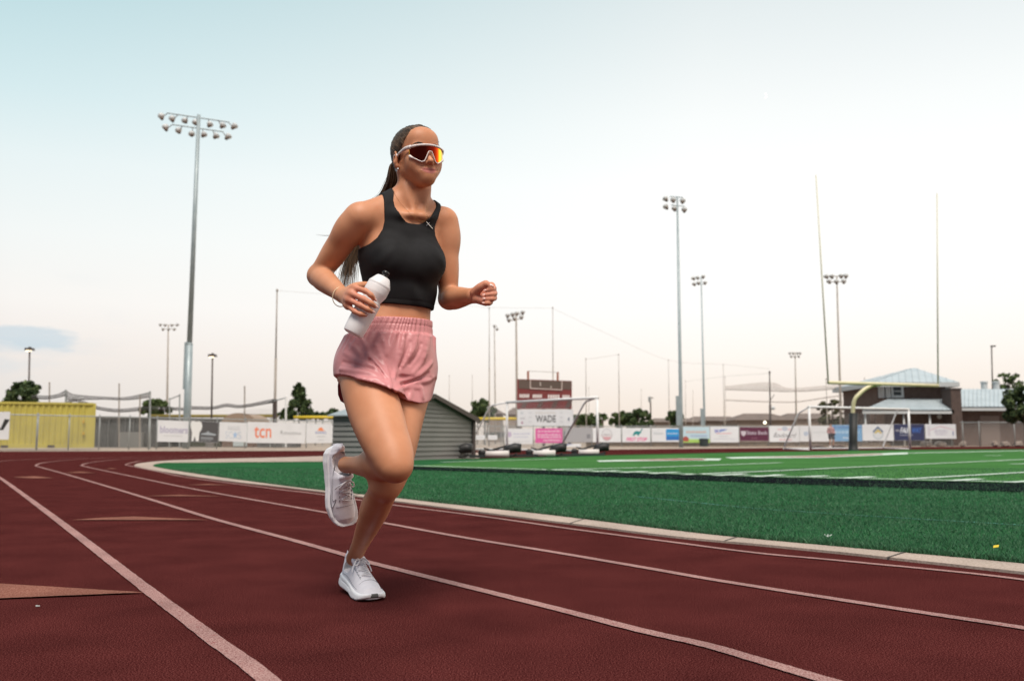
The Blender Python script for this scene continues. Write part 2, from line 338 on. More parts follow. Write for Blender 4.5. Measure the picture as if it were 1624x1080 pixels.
# ------------------------------------------------------------------ turf blades near the camera
def inside(P, poly):
    x, y = P[:, 0], P[:, 1]; r = np.zeros(len(P), bool); q = np.array(poly); j = len(q) - 1
    for i in range(len(q)):
        (x1, y1), (x2, y2) = q[i], q[j]
        if y1 != y2: r ^= ((y1 > y) != (y2 > y)) & (x < (x2 - x1) * (y - y1) / (y2 - y1) + x1)
        j = i
    return r
def blades():
    V = []; D = []
    for (y0, y1, dens, wd, ht) in ((2.6, 5, 7000, .0034, .026), (5, 7.5, 4200, .0042, .026), (7.5, 11, 1700, .0062, .026), (11, 17, 500, .010, .026)):
        x0, x1 = -6.5, .60 * y1 + .7
        n = int((x1 - x0) * (y1 - y0) * dens); P = np.c_[RNG.uniform(x0, x1, n), RNG.uniform(y0, y1, n)]
        P = P[(P[:, 0] < .60 * P[:, 1] + .5) & (P[:, 0] > -.46 * P[:, 1] - .2)]
        P = P[inside(P, TP)]; V.append((P, np.full(len(P), wd), np.full(len(P), ht)))
    # a ragged fringe that leans over the kerb
    fr = []
    for p, q in zip(GR[:-1], GR[1:]):
        if p[1] > 16: continue
        L_ = np.linalg.norm(q - p); n = int(L_ * (1000 if p[1] < 8 else 400)); t = RNG.uniform(0, 1, (n, 1))
        fr.append((p + (q - p) * t)[:, :2] + RNG.normal(0, .008, (n, 2)))
    fr = np.vstack(fr); V.append((fr, np.full(len(fr), .0042), np.full(len(fr), .031)))
    P = np.vstack([v[0] for v in V]); wd = np.concatenate([v[1] for v in V]); ht = np.concatenate([v[2] for v in V])
    n = len(P); a = RNG.uniform(0, 6.283, n); lean = RNG.normal(0, .42, (n, 2)); h = ht * RNG.uniform(.55, 1.15, n)
    d = np.c_[np.cos(a), np.sin(a)] * (wd * RNG.uniform(.6, 1.2, n))[:, None] / 2
    z0 = np.full(n, TZ - .006)
    A = np.c_[P - d, z0]; B = np.c_[P + d, z0]; Cc = np.c_[P + lean * h[:, None] * .45 + d * .7, z0 + h * .62]; E = np.c_[P + lean * h[:, None], z0 + h]
    vs = np.stack([A, B, Cc, E], 1).reshape(-1, 3); fs = np.arange(4 * n).reshape(-1, 4)
    me = bpy.data.meshes.new('grass'); me.from_pydata(vs.tolist(), [], fs.tolist()); return me
M_blade = mat('grass blade', (.03, .16, .06), .55, spec=.3)
t = M_blade.node_tree; g = t.nodes.new('ShaderNodeNewGeometry'); r = t.nodes.new('ShaderNodeValToRGB'); r.color_ramp.elements.new(.5)
for q, (p, k) in zip(r.color_ramp.elements, ((0, (.020, .082, .038)), (.5, (.036, .128, .060)), (.93, (.060, .165, .080)), (1, (.10, .155, .06)))): q.position = p; q.color = (*k, 1)
t.links.new(g.outputs['Random Per Island'], r.inputs[0]); t.links.new(r.outputs[0], t.nodes['Principled BSDF'].inputs['Base Color'])
me = blades(); me.materials.append(M_blade); go = bpy.data.objects.new('grass', me); C.objects.link(go); tag(go, 'short green synthetic grass blades beside the concrete kerb', 'grass', kind='stuff')
# scraps lying about
p = gnd(1580, 868.5, .045); b = MB(); b.add([p + V3(-.014, 0, 0), p + V3(.004, -.012, .004), p + V3(.016, .004, .012), p + V3(-.006, .012, .008)], [(0, 1, 2, 3)])
b.prism([p + V3(-.014, 0, 0), p + V3(.004, -.012, .004), p + V3(.016, .004, .012), p + V3(-.006, .012, .008)], (0, 0, .002))
tag(b.build('leaf', mat('yellow leaf', (.7, .5, .03), .6)), 'small yellow leaf lying on the turf near the kerb', 'leaf')
p = gnd(1313, 851, .04); b = MB()
for a in (0, 1.2, 2.3, 3.6, 4.9): b.tube(p, p + V3(math.cos(a) * .022, math.sin(a) * .022, .012), .0022, .0012, 5)
tag(b.build('flower', mat('white petals', (.75, .78, .75), .6)), 'tiny white flower in the turf by the kerb', 'flower')
p = gnd(60, 960.5, .004); b = MB(); b.box(p, (.012, .006, .003), .4); b.box(p + V3(-.006, .003, .001), (.006, .003, .002), 1.0)
tag(b.build('paper_scrap', mat('paper', (.42, .42, .41), .8)), 'tiny pale scrap of paper on the red track', 'paper scrap')
# ================================================================== BACKGROUND
M_galv = mat('galvanised steel', (.36, .38, .38), .5, (.29, .31, .31), 3, metal=.3)
M_pole = mat('pole steel', (.33, .39, .41), .45, (.27, .33, .35), 2, metal=.2)
M_polew = mat('weathered pole', (.34, .30, .26), .6, (.27, .24, .21), 2); M_wire = mat('faint wire', (.46, .43, .40), .6)
M_darkp = mat('dark bronze metal', (.06, .045, .04), .5)
M_dish = mat('lamp reflector', (.62, .64, .64), .35, (.5, .52, .53), 6)
M_knob = mat('lamp housing', (.13, .095, .075), .5)
M_white = mat('white powder coat', (.78, .79, .79), .4, (.70, .71, .72), 4)
M_ban = mat('white vinyl', (.74, .76, .79), .5, (.70, .72, .75), 1.5)
M_wood = mat('creosoted wood', (.10, .075, .06), .9)
def emit(name, c, s):
    m = bpy.data.materials.new(name); m.use_nodes = True; b = m.node_tree.nodes['Principled BSDF']
    b.inputs['Base Color'].default_value = (*c, 1); b.inputs['Emission Color'].default_value = (*c, 1); b.inputs['Emission Strength'].default_value = s; return m
M_lit = emit('lit lamp lens', (1, .82, .55), 2.5)
def mesh_mat(name, c, cover, pitch=.07, axis='XZ'):
    m = bpy.data.materials.new(name); m.use_nodes = True; t = m.node_tree; N = t.nodes.new; L = t.links.new
    b = t.nodes['Principled BSDF']; b.inputs['Base Color'].default_value = (*c, 1); b.inputs['Roughness'].default_value = .6
    g = N('ShaderNodeTexCoord'); s = N('ShaderNodeSeparateXYZ'); L(g.outputs['UV'], s.inputs[0])
    def mth(op, a, b2=None):
        q = N('ShaderNodeMath'); q.operation = op
        for i, v in enumerate((a, b2)):
            if v is None: continue
            if isinstance(v, (int, float)): q.inputs[i].default_value = v
            else: L(v, q.inputs[i])
        return q.outputs[0]
    fr = []
    for op in ('ADD', 'SUBTRACT'):
        fr.append(mth('LESS_THAN', mth('FRACT', mth('DIVIDE', mth(op, s.outputs[0], s.outputs[1]), pitch * 1.414)), cover))
    fac = mth('MAXIMUM', fr[0], fr[1])
    tr = N('ShaderNodeBsdfTransparent'); mx = N('ShaderNodeMixShader'); L(fac, mx.inputs[0]); L(tr.outputs[0], mx.inputs[1]); L(b.outputs[0], mx.inputs[2])
    L(mx.outputs[0], t.nodes['Material Output'].inputs['Surface']); return m
M_chain = mesh_mat('chain link wire', (.33, .34, .33), .10, .06)
M_net = mesh_mat('black sports netting', (.018, .018, .018), .36, .06)
M_netw = mesh_mat('white goal net', (.72, .72, .72), .07, .10)
M_netb = mesh_mat('brown sports netting', (.16, .085, .055), .17, .06)
def net_quad(name, rows, m, parent):
    """a net laid over a grid of points (rows of points), with metric UVs"""
    nr, nc = len(rows), len(rows[0]); vs = [p for r in rows for p in r]; fs = []; uv = []
    us = np.zeros((nr, nc)); vv = np.zeros((nr, nc))
    for i in range(nr):
        for j in range(1, nc): us[i, j] = us[i, j - 1] + np.linalg.norm(np.asarray(rows[i][j]) - np.asarray(rows[i][j - 1]))
    for j in range(nc):
        for i in range(1, nr): vv[i, j] = vv[i - 1, j] + np.linalg.norm(np.asarray(rows[i][j]) - np.asarray(rows[i - 1][j]))
    us[:] = us[0]
    for i in range(nr - 1):
        for j in range(nc - 1): fs.append((i * nc + j, i * nc + j + 1, (i + 1) * nc + j + 1, (i + 1) * nc + j))
    o = mk(name, vs, fs, m, parent); l = o.data.uv_layers.new(name='UVMap')
    for p in o.data.polygons:
        for li in p.loop_indices:
            k = o.data.loops[li].vertex_index; l.data[li].uv = (us[k // nc, k % nc], vv[k // nc, k % nc])
    return o
class Plane:
    """a vertical plane through two ground points; photo pixels are dropped onto it"""
    def __init__(s, A, B):
        s.A = V3(A[0], A[1], 0); d = V3(B[0] - A[0], B[1] - A[1], 0); s.len = np.linalg.norm(d); s.u = d / s.len; s.n = V3(s.u[1], -s.u[0], 0)   # n faces the camera
    def hit(s, px, py):
        r = ray(px, py); o = V3(0, 0, H); t = ((s.A - o) @ s.n) / (r @ s.n); return o + r * t
    def foot(s, px): p = s.hit(px, 690); return V3(p[0], p[1], 0)
PL = Plane(at(0, 700, 45), at(527, 700, 62)); PR = Plane(at(752, 700, 73.5), at(1524, 700, 74.5))
# ------------------------------------------------------------------ fences
def fence(name, label, pl, x0, x1, hgt, posts, bottom=.06, group=None):
    a, b = pl.foot(x0), pl.foot(x1); o = empty(name, (a + b) / 2, label, 'fence', group); back = -pl.n * .03
    net_quad('mesh_panel', [[a + V3(0, 0, bottom), b + V3(0, 0, bottom)], [a + V3(0, 0, hgt), b + V3(0, 0, hgt)]], M_chain, o)
    MB().tube(a + back + V3(0, 0, hgt), b + back + V3(0, 0, hgt), .028).build('top_rail', M_galv, o, smooth=True)
    for p in posts:
        r = .055 if isinstance(p, tuple) else .035; f = pl.foot(p[0] if isinstance(p, tuple) else p) + back * 2
        q = MB(); q.tube(f, f + V3(0, 0, hgt + .06), r); q.lathe([(r * 1.15, 0), (r * 1.1, .03), (r * .3, .06)], f + V3(0, 0, hgt + .05), n=8); q.build('post', M_galv, o, smooth=True)
    return o
fence('chain_link_fence', 'grey chain link fence with banners along the bend of the track', PL, -120, 527, 1.78, [-60, (59.7,), 110, 158, 206, (237.5,), 249.5, 299, 345, 390, 437, 487, 527])
fence('chain_link_fence', 'long chain link fence carrying sponsor banners beyond the football field', PR, 700, 1512, 1.62, [720, 752, 775, 799, 846, 894, 939, 986, 1032, 1078, 1125, 1172, 1219, 1267, 1317, 1366, 1416, 1465, 1510])
fence('chain_link_fence', 'bare chain link fence in front of the right wing of the brick building', PR, 1524, 1720, 1.95, [1528, 1554, 1610, 1660, 1710])
# low block wall under the right fence
a, b = PR.foot(930), PR.foot(1412); n_ = -PR.n * .14
M_cmu = mat('tan block wall', (.33, .25, .18), .9, (.25, .19, .14), 2.5, bump=.3, bscale=12)
tag(MB().prism([a + n_, b + n_, b + n_ + V3(0, 0, .36), a + n_ + V3(0, 0, .36)], -PR.n * .2).build('retaining_wall', M_cmu), 'low tan block wall under the sponsor banners beyond the field', 'wall')
p = PR.foot(1112); q = MB(); q.lathe([(.33, 0), (.38, .55), (.40, .55), (.40, .60), (.2, .66)], p + PR.n * .9, n=14)
tag(q.build('trash_can', mat('dark green plastic', (.03, .045, .045), .5), smooth=False), 'dark trash can at the foot of the fence under the landscape banner', 'trash can')
# ------------------------------------------------------------------ banners
BC = {}
def colm(c, nm='print'):
    k = tuple(round(x, 3) for x in c)
    if k not in BC: BC[k] = mat(nm + ' ink', c, .5)
    return BC[k]
class Banner:
    def __init__(s, pl, x0, y0, x1, y1, label, base=None, y0r=None, y1r=None, group='sponsor banners on the fence', off=.05, name='banner'):
        s.pl = pl; tl = pl.hit(x0, y0); tr = pl.hit(x1, y0 if y0r is None else y0r); bl = pl.hit(x0, y1); br = pl.hit(x1, y1 if y1r is None else y1r)
        br[:2] = tr[:2]; bl[:2] = tl[:2]; s.c = [p + pl.n * off for p in (bl, br, tr, tl)]
        b = MB(); b.prism(s.c, -pl.n * .012); s.o = b.build('banner', base or M_ban); tag(s.o, label, 'banner', group); s.k = 1
        e = MB()                                                # sewn hem and eyelets
        for a, c in zip(s.c, s.c[1:] + s.c[:1]): e.tube(a - pl.n * .004, c - pl.n * .004, .008, n=5)
        e.build('hem', M_banh, s.o)
    def P(s, u, v, lift=None):
        bl, br, tr, tl = s.c; lift = .003 * s.k if lift is None else lift
        return (bl * (1 - u) + br * u) * (1 - v) + (tl * (1 - u) + tr * u) * v + s.pl.n * lift
    def poly(s, pts, c, name='print'):
        b = MB(); b.poly([s.P(*p) for p in pts]); o = b.build(name, colm(c), s.o); s.k += 1; return s
    def rect(s, u0, v0, u1, v1, c, name='print'): return s.poly([(u0, v0), (u1, v0), (u1, v1), (u0, v1)], c, name)
    def disc(s, u, v, ru, rv, c, name='emblem', n=20, a0=0, a1=6.2832):
        return s.poly([(u + ru * math.cos(a0 + (a1 - a0) * i / n), v + rv * math.sin(a0 + (a1 - a0) * i / n)) for i in range(n + (0 if a1 - a0 > 6 else 1))], c, name)
    def text(s, body, u0, v0, u1, v1, c, shear=0, bold=.01):
        vs, fs, w_, h_ = text_mesh(body, shear, bold)
        o = mk('lettering', [s.P(u0 + (u1 - u0) * x / w_, v0 + (v1 - v0) * y / h_) for x, y, _ in vs], fs, colm(c), s.o); s.k += 1; return s
    def bars(s, u0, v0, u1, v1, c, n=6, name='lettering'):      # writing too small to read: a broken line of ink
        b = MB(); R = random.Random(int(u0 * 997 + v0 * 313)); x = u0
        while x < u1 - .01:
            w_ = min(u1 - x, (u1 - u0) / n * R.uniform(.5, 1.2)); h_ = (v1 - v0) * R.uniform(.7, 1)
            b.add([s.P(x, v0), s.P(x + w_, v0), s.P(x + w_, v0 + h_), s.P(x, v0 + h_)], [(0, 1, 2, 3)]); x += w_ + (u1 - u0) / n * .25
        b.build(name, colm(c), s.o); s.k += 1; return s
M_banh = mat('banner hem', (.60, .62, .65), .6)
LAV = (.45, .44, .56); PGR = (.56, .58, .60); PBL = (.50, .58, .68)
bn = Banner(PL, 250, 666, 298.5, 700, 'white banner reading bloomers in pale lavender', y0r=668, y1r=701)
bn.text('bloomers', .07, .40, .98, .74, LAV, bold=.03).bars(.2, .26, .8, .31, PGR, 8)
bn = Banner(PL, 301, 667, 346, 700, 'dark grey banner with a large white tooth', mat('charcoal vinyl', (.075, .075, .08), .55), y0r=669.5, y1r=702)
bn.poly([(.03, .97), (.12, 1.0), (.21, .96), (.30, 1.0), (.39, .94), (.42, .78), (.40, .62), (.33, .44), (.31, .03), (.22, .03), (.17, .26), (.13, .03), (.06, .03), (.07, .45), (.03, .66), (.015, .84)], (.76, .78, .78), 'tooth')
bn.poly([(.38, .40), (.50, .44), (.58, .47), (.63, .55), (.68, .47), (.80, .44), (.93, .41), (.90, .34), (.38, .36)], (.36, .41, .45)).rect(.38, .13, .82, .26, (.22, .24, .26)).bars(.38, .06, .75, .10, (.3, .32, .34), 6)
bn = Banner(PL, 347.5, 669, 391, 699, 'white banner with faint blue letters and a star', y0r=670.5, y1r=701)
bn.text('SC', .22, .16, .48, .52, PBL, bold=-.01).text('S', .66, .16, .80, .52, PBL, bold=-.01)
bn.poly([(.57 + (.09 if i % 2 == 0 else .04) * math.sin(i * math.pi / 5), .34 + (.22 if i % 2 == 0 else .09) * math.cos(i * math.pi / 5)) for i in range(10)], (.35, .52, .75), 'emblem').bars(.3, .75, .75, .80, (.6, .63, .67), 5).bars(.3, .64, .75, .69, (.6, .63, .67), 5)
bn = Banner(PL, 392, 668.8, 483.5, 702, 'wide white banner reading tcn in coral', y0r=671.5, y1r=703)
bn.text('tcn', .11, .24, .40, .80, (.78, .22, .12), bold=.012).text('R', .56, .44, .60, .62, (.30, .31, .33)).bars(.61, .44, .93, .57, (.52, .54, .56), 10)
bn = Banner(PL, 485.5, 671.2, 527, 702.5, 'white banner with an orange half sun above blue lettering', y0r=673, y1r=702)
bn.disc(.54, .66, .10, .16, (.85, .25, .10), 'emblem', 14, 0, math.pi).rect(.40, .63, .69, .66, (.8, .35, .2)).text('SUNPRO', .33, .49, .76, .60, (.28, .32, .58)).bars(.40, .33, .70, .38, PGR, 5).bars(.45, .14, .68, .18, PGR, 4)
bn = Banner(PL, -34, 653.5, 15.5, 696, 'white banner with a black stroke hanging before the yellow container', y0r=653, y1r=697)
bn.poly([(.70, .34), (.80, .34), (1.0, .72), (.83, .74)][::1], (.02, .02, .02), 'print').poly([(.30, .72), (.46, .72), (.75, .34), (.66, .34)], (.02, .02, .02))
# right fence, from the shed to the pillar
bn = Banner(PR, 752, 690, 769, 697, 'small pale sign at the shed end of the far fence'); bn.bars(.1, .4, .9, .6, PGR, 4)
bn = Banner(PR, 774, 690, 788.5, 697, 'small pale sign between the shed and the near goal post'); bn.bars(.1, .4, .9, .6, PGR, 4)
bn = Banner(PR, 801, 679.5, 844.5, 704, 'white banner with faint violet print left of the pink banner')
bn.disc(.16, .62, .08, .18, (.50, .42, .58)).bars(.3, .62, .9, .72, (.5, .52, .66), 7).bars(.3, .42, .85, .5, (.52, .55, .68), 7).bars(.1, .14, .9, .2, PGR, 9)
bn = Banner(PR, 849, 679, 892, 702.3, 'bright pink banner with white lettering under the scoreboard', mat('pink vinyl', (.68, .06, .32), .5))
for v in (.74, .50, .34, .12): bn.bars(.08 if v != .12 else .3, v, .93, v + .13, (.78, .48, .62), 8)
bn = Banner(PR, 896, 678, 939, 701, 'plain grey banner right of the pink banner', mat('grey vinyl', (.36, .36, .38), .6)); bn.rect(.80, .25, .93, .55, (.22, .22, .24))
bn = Banner(PR, 893, 703.5, 921, 711, 'low white sign with a blue wave beneath the grey banner'); bn.poly([(0, .5), (.6, .95), (.2, .95), (0, .9)], (.20, .24, .42))
bn = Banner(PR, 940, 678.5, 984.5, 701, 'white banner with a round red and grey seal')
bn.disc(.50, .52, .19, .44, (.50, .50, .53)).disc(.50, .53, .165, .38, (.68, .69, .72)).disc(.5, .5, .165, .36, (.62, .34, .38), 'emblem', 14, 3.5, 5.9).bars(.39, .5, .62, .58, (.45, .45, .48), 4).bars(.28, .45, .72, .50, (.6, .5, .52), 5)
bn = Banner(PR, 986.5, 678.5, 1031, 701, 'white banner with a teal dinosaur over pink FIRST STOP')
bn.poly([(.31, .47), (.38, .52), (.41, .66), (.46, .76), (.53, .79), (.59, .75), (.64, .76), (.68, .92), (.73, .95), (.74, .90), (.70, .84), (.66, .62), (.60, .55), (.60, .45), (.55, .45), (.54, .54), (.46, .54), (.44, .45), (.39, .45), (.38, .50)], (.015, .25, .26), 'emblem')
bn.text('FIRST STOP', .14, .07, .88, .33, (.74, .05, .28), .3, .02)
bn = Banner(PR, 1033, 678.5, 1077, 700.5, 'white banner with a blue square panel on its end')
bn.rect(.52, .12, .99, .92, (.03, .30, .66)).rect(.52, .12, .99, .40, (.03, .17, .50)).bars(.57, .56, .95, .66, (.5, .62, .78), 5).bars(.07, .55, .42, .7, (.58, .62, .66), 5)
bn = Banner(PR, 1078.5, 676.8, 1125, 701.8, 'pale blue and green landscape banner with a red barn', mat('sky vinyl', (.50, .66, .74), .5))
bn.rect(0, 0, 1, .18, (.40, .62, .14)).rect(0, .18, 1, .25, (.52, .72, .38)).poly([(.08, .08), (.28, .08), (.28, .30), (.18, .42), (.08, .30)], (.40, .09, .07), 'emblem').bars(.2, .62, .88, .76, (.66, .44, .38), 9).bars(.36, .40, .92, .48, (.36, .44, .66), 9)
bn = Banner(PR, 1126, 676.5, 1171, 701.3, 'white banner with a blue winged monogram and red script')
bn.text('W', .14, .58, .30, .84, (.16, .17, .52), 0, .04).poly([(.30, .62), (.34, .84), (.64, .86), (.50, .78), (.56, .75), (.42, .70)], (.22, .30, .60), 'emblem').bars(.22, .54, .75, .61, (.72, .40, .44), 9).bars(.12, .20, .86, .26, (.58, .60, .66), 11).bars(.3, .36, .6, .42, (.58, .60, .66), 6)
bn = Banner(PR, 1172.5, 677.3, 1218.5, 699, 'maroon banner reading State Bank in white', mat('maroon vinyl', (.105, .022, .055), .5))
bn.poly([(.04, .72), (.22, .72), (.22, .50), (.13, .32), (.06, .46)], (.55, .50, .56), 'emblem').text('State Bank', .25, .46, .96, .74, (.52, .46, .54), 0, .012).bars(.40, .17, .60, .23, (.28, .14, .2), 4)
bn = Banner(PR, 1219.5, 675.2, 1267, 700.6, 'white banner reading Boulevard in black script')
bn.text('Boulevard', .13, .28, .90, .56, (.07, .07, .09), .45, -.005).disc(.52, .82, .10, .14, (.48, .52, .62)).bars(.28, .74, .42, .84, (.72, .46, .50), 3).bars(.62, .74, .74, .84, (.72, .46, .50), 3).bars(.32, .10, .74, .19, (.74, .50, .52), 7)
bn = Banner(PR, 1267.6, 675, 1317.5, 700, 'white banner with a small blue badge right of Boulevard')
bn.disc(.20, .50, .08, .14, (.46, .54, .66)).bars(.42, .54, .95, .62, (.60, .64, .66), 8)
bn = Banner(PR, 1319, 673.8, 1366.5, 699.5, 'sky blue banner behind the black goal post pad', mat('blue vinyl', (.18, .38, .62), .5))
bn.bars(.1, .48, .9, .64, (.38, .56, .74), 7).bars(.35, .16, .85, .27, (.6, .7, .8), 5).rect(0, .80, 1, .92, (.13, .27, .52))
bn = Banner(PR, 1367, 673, 1416, 698.6, 'white banner with a round house emblem')
bn.disc(.50, .40, .175, .34, (.52, .58, .63)).disc(.5, .42, .13, .26, (.66, .70, .73)).poly([(.32, .56), (.5, .90), (.68, .56), (.64, .50), (.5, .76), (.36, .50)], (.08, .14, .26), 'emblem').poly([(.37, .44), (.44, .62), (.5, .70), (.56, .62), (.63, .44), (.57, .44), (.5, .56), (.43, .44)], (.60, .46, .10), 'emblem')
bn = Banner(PR, 1417, 672.6, 1465, 698.3, 'navy banner reading FAIRWAY in white and blue', mat('navy vinyl', (.035, .042, .105), .5))
bn.text('FAIR', .20, .44, .52, .80, (.72, .76, .82), .3, .02).text('WAY', .60, .46, .92, .80, (.06, .16, .52), .3, .02).bars(.05, .56, .19, .68, (.36, .36, .40), 4).bars(.18, .30, .62, .36, (.36, .38, .46), 8)
bn = Banner(PR, 1466.5, 672.6, 1515, 695.4, 'white banner with a thin red roof line and violet print')
bn.poly([(.16, .62), (.48, .88), (.54, .88), (.97, .60), (.97, .56), (.52, .80), (.48, .80), (.16, .56)], (.66, .50, .56), 'emblem').bars(.30, .52, .72, .60, (.5, .48, .58), 4).bars(.30, .40, .72, .47, (.52, .50, .60), 5).bars(.34, .26, .68, .33, (.52, .50, .60), 4).rect(.08, .2, .16, .85, (.62, .62, .67)).rect(.88, .24, .92, .5, (.28, .30, .48))
# ------------------------------------------------------------------ yellow shipping container
Yc = 52; M_yel = mat('faded yellow paint', (.50, .43, .085), .55, (.42, .36, .08), .9, bump=.1, bscale=5)
ROT0 = len(bpy.data.objects); a, b = at(-420, 690, Yc), at(150, 690, Yc); a[0] = b[0] - 6.3; zt = at(75, 639.5, Yc)[2]
o = empty('shipping_container', ((a[0] + b[0]) / 2, Yc, 0), 'faded yellow corrugated shipping container behind the fence on the left', 'shipping container')
L_ = b[0] - a[0]; n = int(L_ / .28); prof = []; x = a[0] + .12
while x < b[0] - .5:
    prof += [(x, .0), (x + .07, .0), (x + .14, .06), (x + .21, .06)]; x += .29
prof.append((b[0] - .12, 0)); vs = []; fs = []
for x_, d_ in prof: vs += [(x_, Yc + d_, .28), (x_, Yc + d_, zt - .10)]
fs = [(2 * i, 2 * i + 2, 2 * i + 3, 2 * i + 1) for i in range(len(prof) - 1)]
mk('side_panel', vs, fs, M_yel, o)
q = MB()
for z_, h_ in ((.17, .2), (zt - .06, .12)): q.box(((a[0] + b[0]) / 2, Yc + .03, z_ + .02), (L_ - .24, .14, h_))
for x_ in (a[0] + .06, b[0] - .06): q.box((x_, Yc + .03, zt / 2 + .05), (.13, .16, zt - .1))
q.build('frame', M_yel, o)
MB().bbox((a[0] + .05, Yc + .12, .14), (b[0] - .05, Yc + 2.4, zt - .03)).build('body', M_yel, o)
q = MB()
for px in (24, 88): p = at(px, 711, Yc); q.box((p[0], Yc - .045, .18), (.36, .02, .13))
q.build('fork_pocket', M_darkp, o)
for px, py in ((134, 668.5), (134, 687)): p = at(px, py, Yc); MB().box((p[0], Yc - .06, p[2]), (.11, .08, .16)).build('lock_box', mat('amber plate', (.55, .34, .03), .6), o)
o.rotation_euler[2] = math.radians(24); _v = V3(b[0], Yc, 0) - V3(*o.location); _r = np.array(Matrix.Rotation(math.radians(24), 3, 'Z') @ Vector(_v)); o.location = tuple(V3(b[0], Yc, 0) - _r)
# ------------------------------------------------------------------ floodlight masts
def flood(parent, P, K, D, r):
    """one floodlight: arm from bar point P, dark housing at K, bright bowl opening at D"""
    K = np.asarray(K, float); D = np.asarray(D, float); ax = unit(D - K); ln = np.linalg.norm(D - K)
    b = MB(); b.lathe([(r * .40, ln * .35), (r * .75, ln * .62), (r * .97, ln * .95), (r, ln * 1.15), (r * .93, ln * 1.15), (r * .6, ln * .7)], K, ax, 14)
    f = b.build('floodlight', M_dish, parent, smooth=True)
    MB().lathe([(r * .20, -ln * .22), (r * .42, -ln * .1), (r * .58, ln * .25), (r * .62, ln * .55), (r * .3, ln * .6)], K, ax, 12).build('housing', M_knob, f, smooth=True)
    MB().tube(P, K + ax * ln * .3, r * .12).build('bracket', M_knob, f)
Y1 = 60
def z1(x, y): return at(240 + x * .0985, 160 + y * .0985, Y1)
base = at(295, 700, Y1); base[2] = 0; top = at(315.3, 182.5, Y1)
o = empty('light_mast', base, 'tall grey stadium floodlight mast with thirteen lamps left of the runner', 'light mast', 'stadium floodlight masts')
q = MB(); q.path([base, at(297.5, 640, Y1), at(300.5, 545, Y1)], [.25, .235, .215], 18); q.lathe([(.215, 0), (.22, .1), (.17, .16)], at(300.5, 545, Y1) - V3(0, 0, .1), n=18); q.build('pole_base', M_pole, o, smooth=True)
MB().path([at(300.5, 546, Y1), top], [.175, .115], 16).build('pole', M_pole, o, smooth=True)
c = at(293.6, 580, Y1); MB().box(c + V3(0, -.02, .0), (.13, .16, 3.1)).build('conduit_box', M_pole, o)
for p0, p1 in (((255, 200), (1250, 345)), ((335, 385), (1155, 500))): MB().tube(z1(*p0) , z1(*p1), .045).build('crossarm', M_pole, o)
for (bx, by), (dx, dy), (kx, ky) in (((255, 205), (150, 238), (178, 300)), ((430, 230), (325, 278), (350, 335)), ((590, 250), (530, 312), (560, 355)), ((740, 270), (700, 340), (724, 385)),
        ((920, 300), (937, 372), (925, 418)), ((1080, 325), (1148, 388), (1125, 435)), ((1240, 345), (1338, 396), (1305, 452)), ((335, 390), (218, 416), (248, 480)), ((500, 410), (428, 470), (455, 520)),
        ((665, 440), (642, 528), (658, 570)), ((830, 460), (842, 533), (826, 580)), ((995, 485), (1040, 556), (1016, 602)), ((1150, 505), (1238, 562), (1206, 618))):
    D = z1(dx, dy) + V3(0, .10, 0); K = z1(kx, ky) + V3(0, -.05, 0); flood(o, z1(bx, by), K, D, .225)
def mast(xb, yb, xt, yt, Y, label, rb, rt, rows, m=M_pole, lower=None, group='stadium floodlight masts'):
    base = at(xb, 700, Y); base[2] = 0; top = at(xt, yt, Y); o = empty('light_mast', base, label, 'light mast', group)
    MB().path([base, at(xb, yb, Y), top], [rb, rb * .9, rt], 12).build('pole', m, o, smooth=True)
    if lower:
        c = at(lower[0], (lower[1] + lower[2]) / 2, Y); MB().box(c + V3(0, -.03, 0), (lower[3], lower[3] * .9, (lower[2] - lower[1]) * Y / F)).build('conduit_box', m, o)
    for (x0, y0, x1, y1, lamps, r) in rows:
        MB().tube(at(x0, y0, Y), at(x1, y1, Y), r * .16, n=6).build('crossarm', m, o)
        for (lx, ly, tilt) in lamps:
            K = at(lx, ly, Y); t = (lx - x0) / (x1 - x0 + 1e-6); P = at(x0 + (x1 - x0) * t, y0 + (y1 - y0) * t, Y)
            flood(o, P, K + V3(0, -.05, 0), K + V3(tilt * r * .8, .1, r * .95), r)
    return o
mast(1080, 655, 1074, 312, 66, 'tall thin floodlight mast with six lamps right of the scoreboard', .155, .07,
     [(1062, 312, 1083, 313.5, [(1057.5, 319, -.5), (1068, 321, 0), (1082, 322.5, .3)], .22), (1064, 325.5, 1086, 327.5, [(1058, 331.5, -.5), (1070, 334.5, 0), (1085, 336.5, .2)], .22)], lower=(1075.5, 628, 674, .28))
mast(1117, 655, 1112, 441, 95, 'smaller floodlight mast standing right behind the tall six lamp mast', .13, .06,
     [(1100, 441.5, 1116, 440.5, [(1101, 444, -.6), (1107, 443, -.3), (1115, 441.5, .2)], .22), (1102, 451, 1119, 450.5, [(1102, 453, -.5), (1108, 451.5, 0), (1118, 451, .2)], .22)], lower=(1113.5, 648, 675, .3))
mast(1333, 640, 1327, 438, 88, 'floodlight mast seen between the yellow football uprights', .13, .065,
     [(1310, 438, 1343, 438.5, [(1312, 441.5, -.5), (1320, 441.5, -.2), (1334, 441, .2), (1341, 441, .4)], .25), (1314, 447, 1340, 447, [(1316, 449.5, -.3), (1327, 450, 0), (1338, 449.5, .3)], .25)], M_polew)
mast(265, 640, 267, 515, 125, 'slim distant floodlight mast just left of the big grey mast', .16, .08,
     [(254, 515.5, 281, 515.5, [(254.5, 517, -.4), (262, 517.5, -.2), (272, 517.5, .2), (280.5, 517, .4)], .23), (258, 522, 277, 522, [(258.5, 524, -.2), (267, 524, 0), (276, 524, .2)], .23)], M_polew)
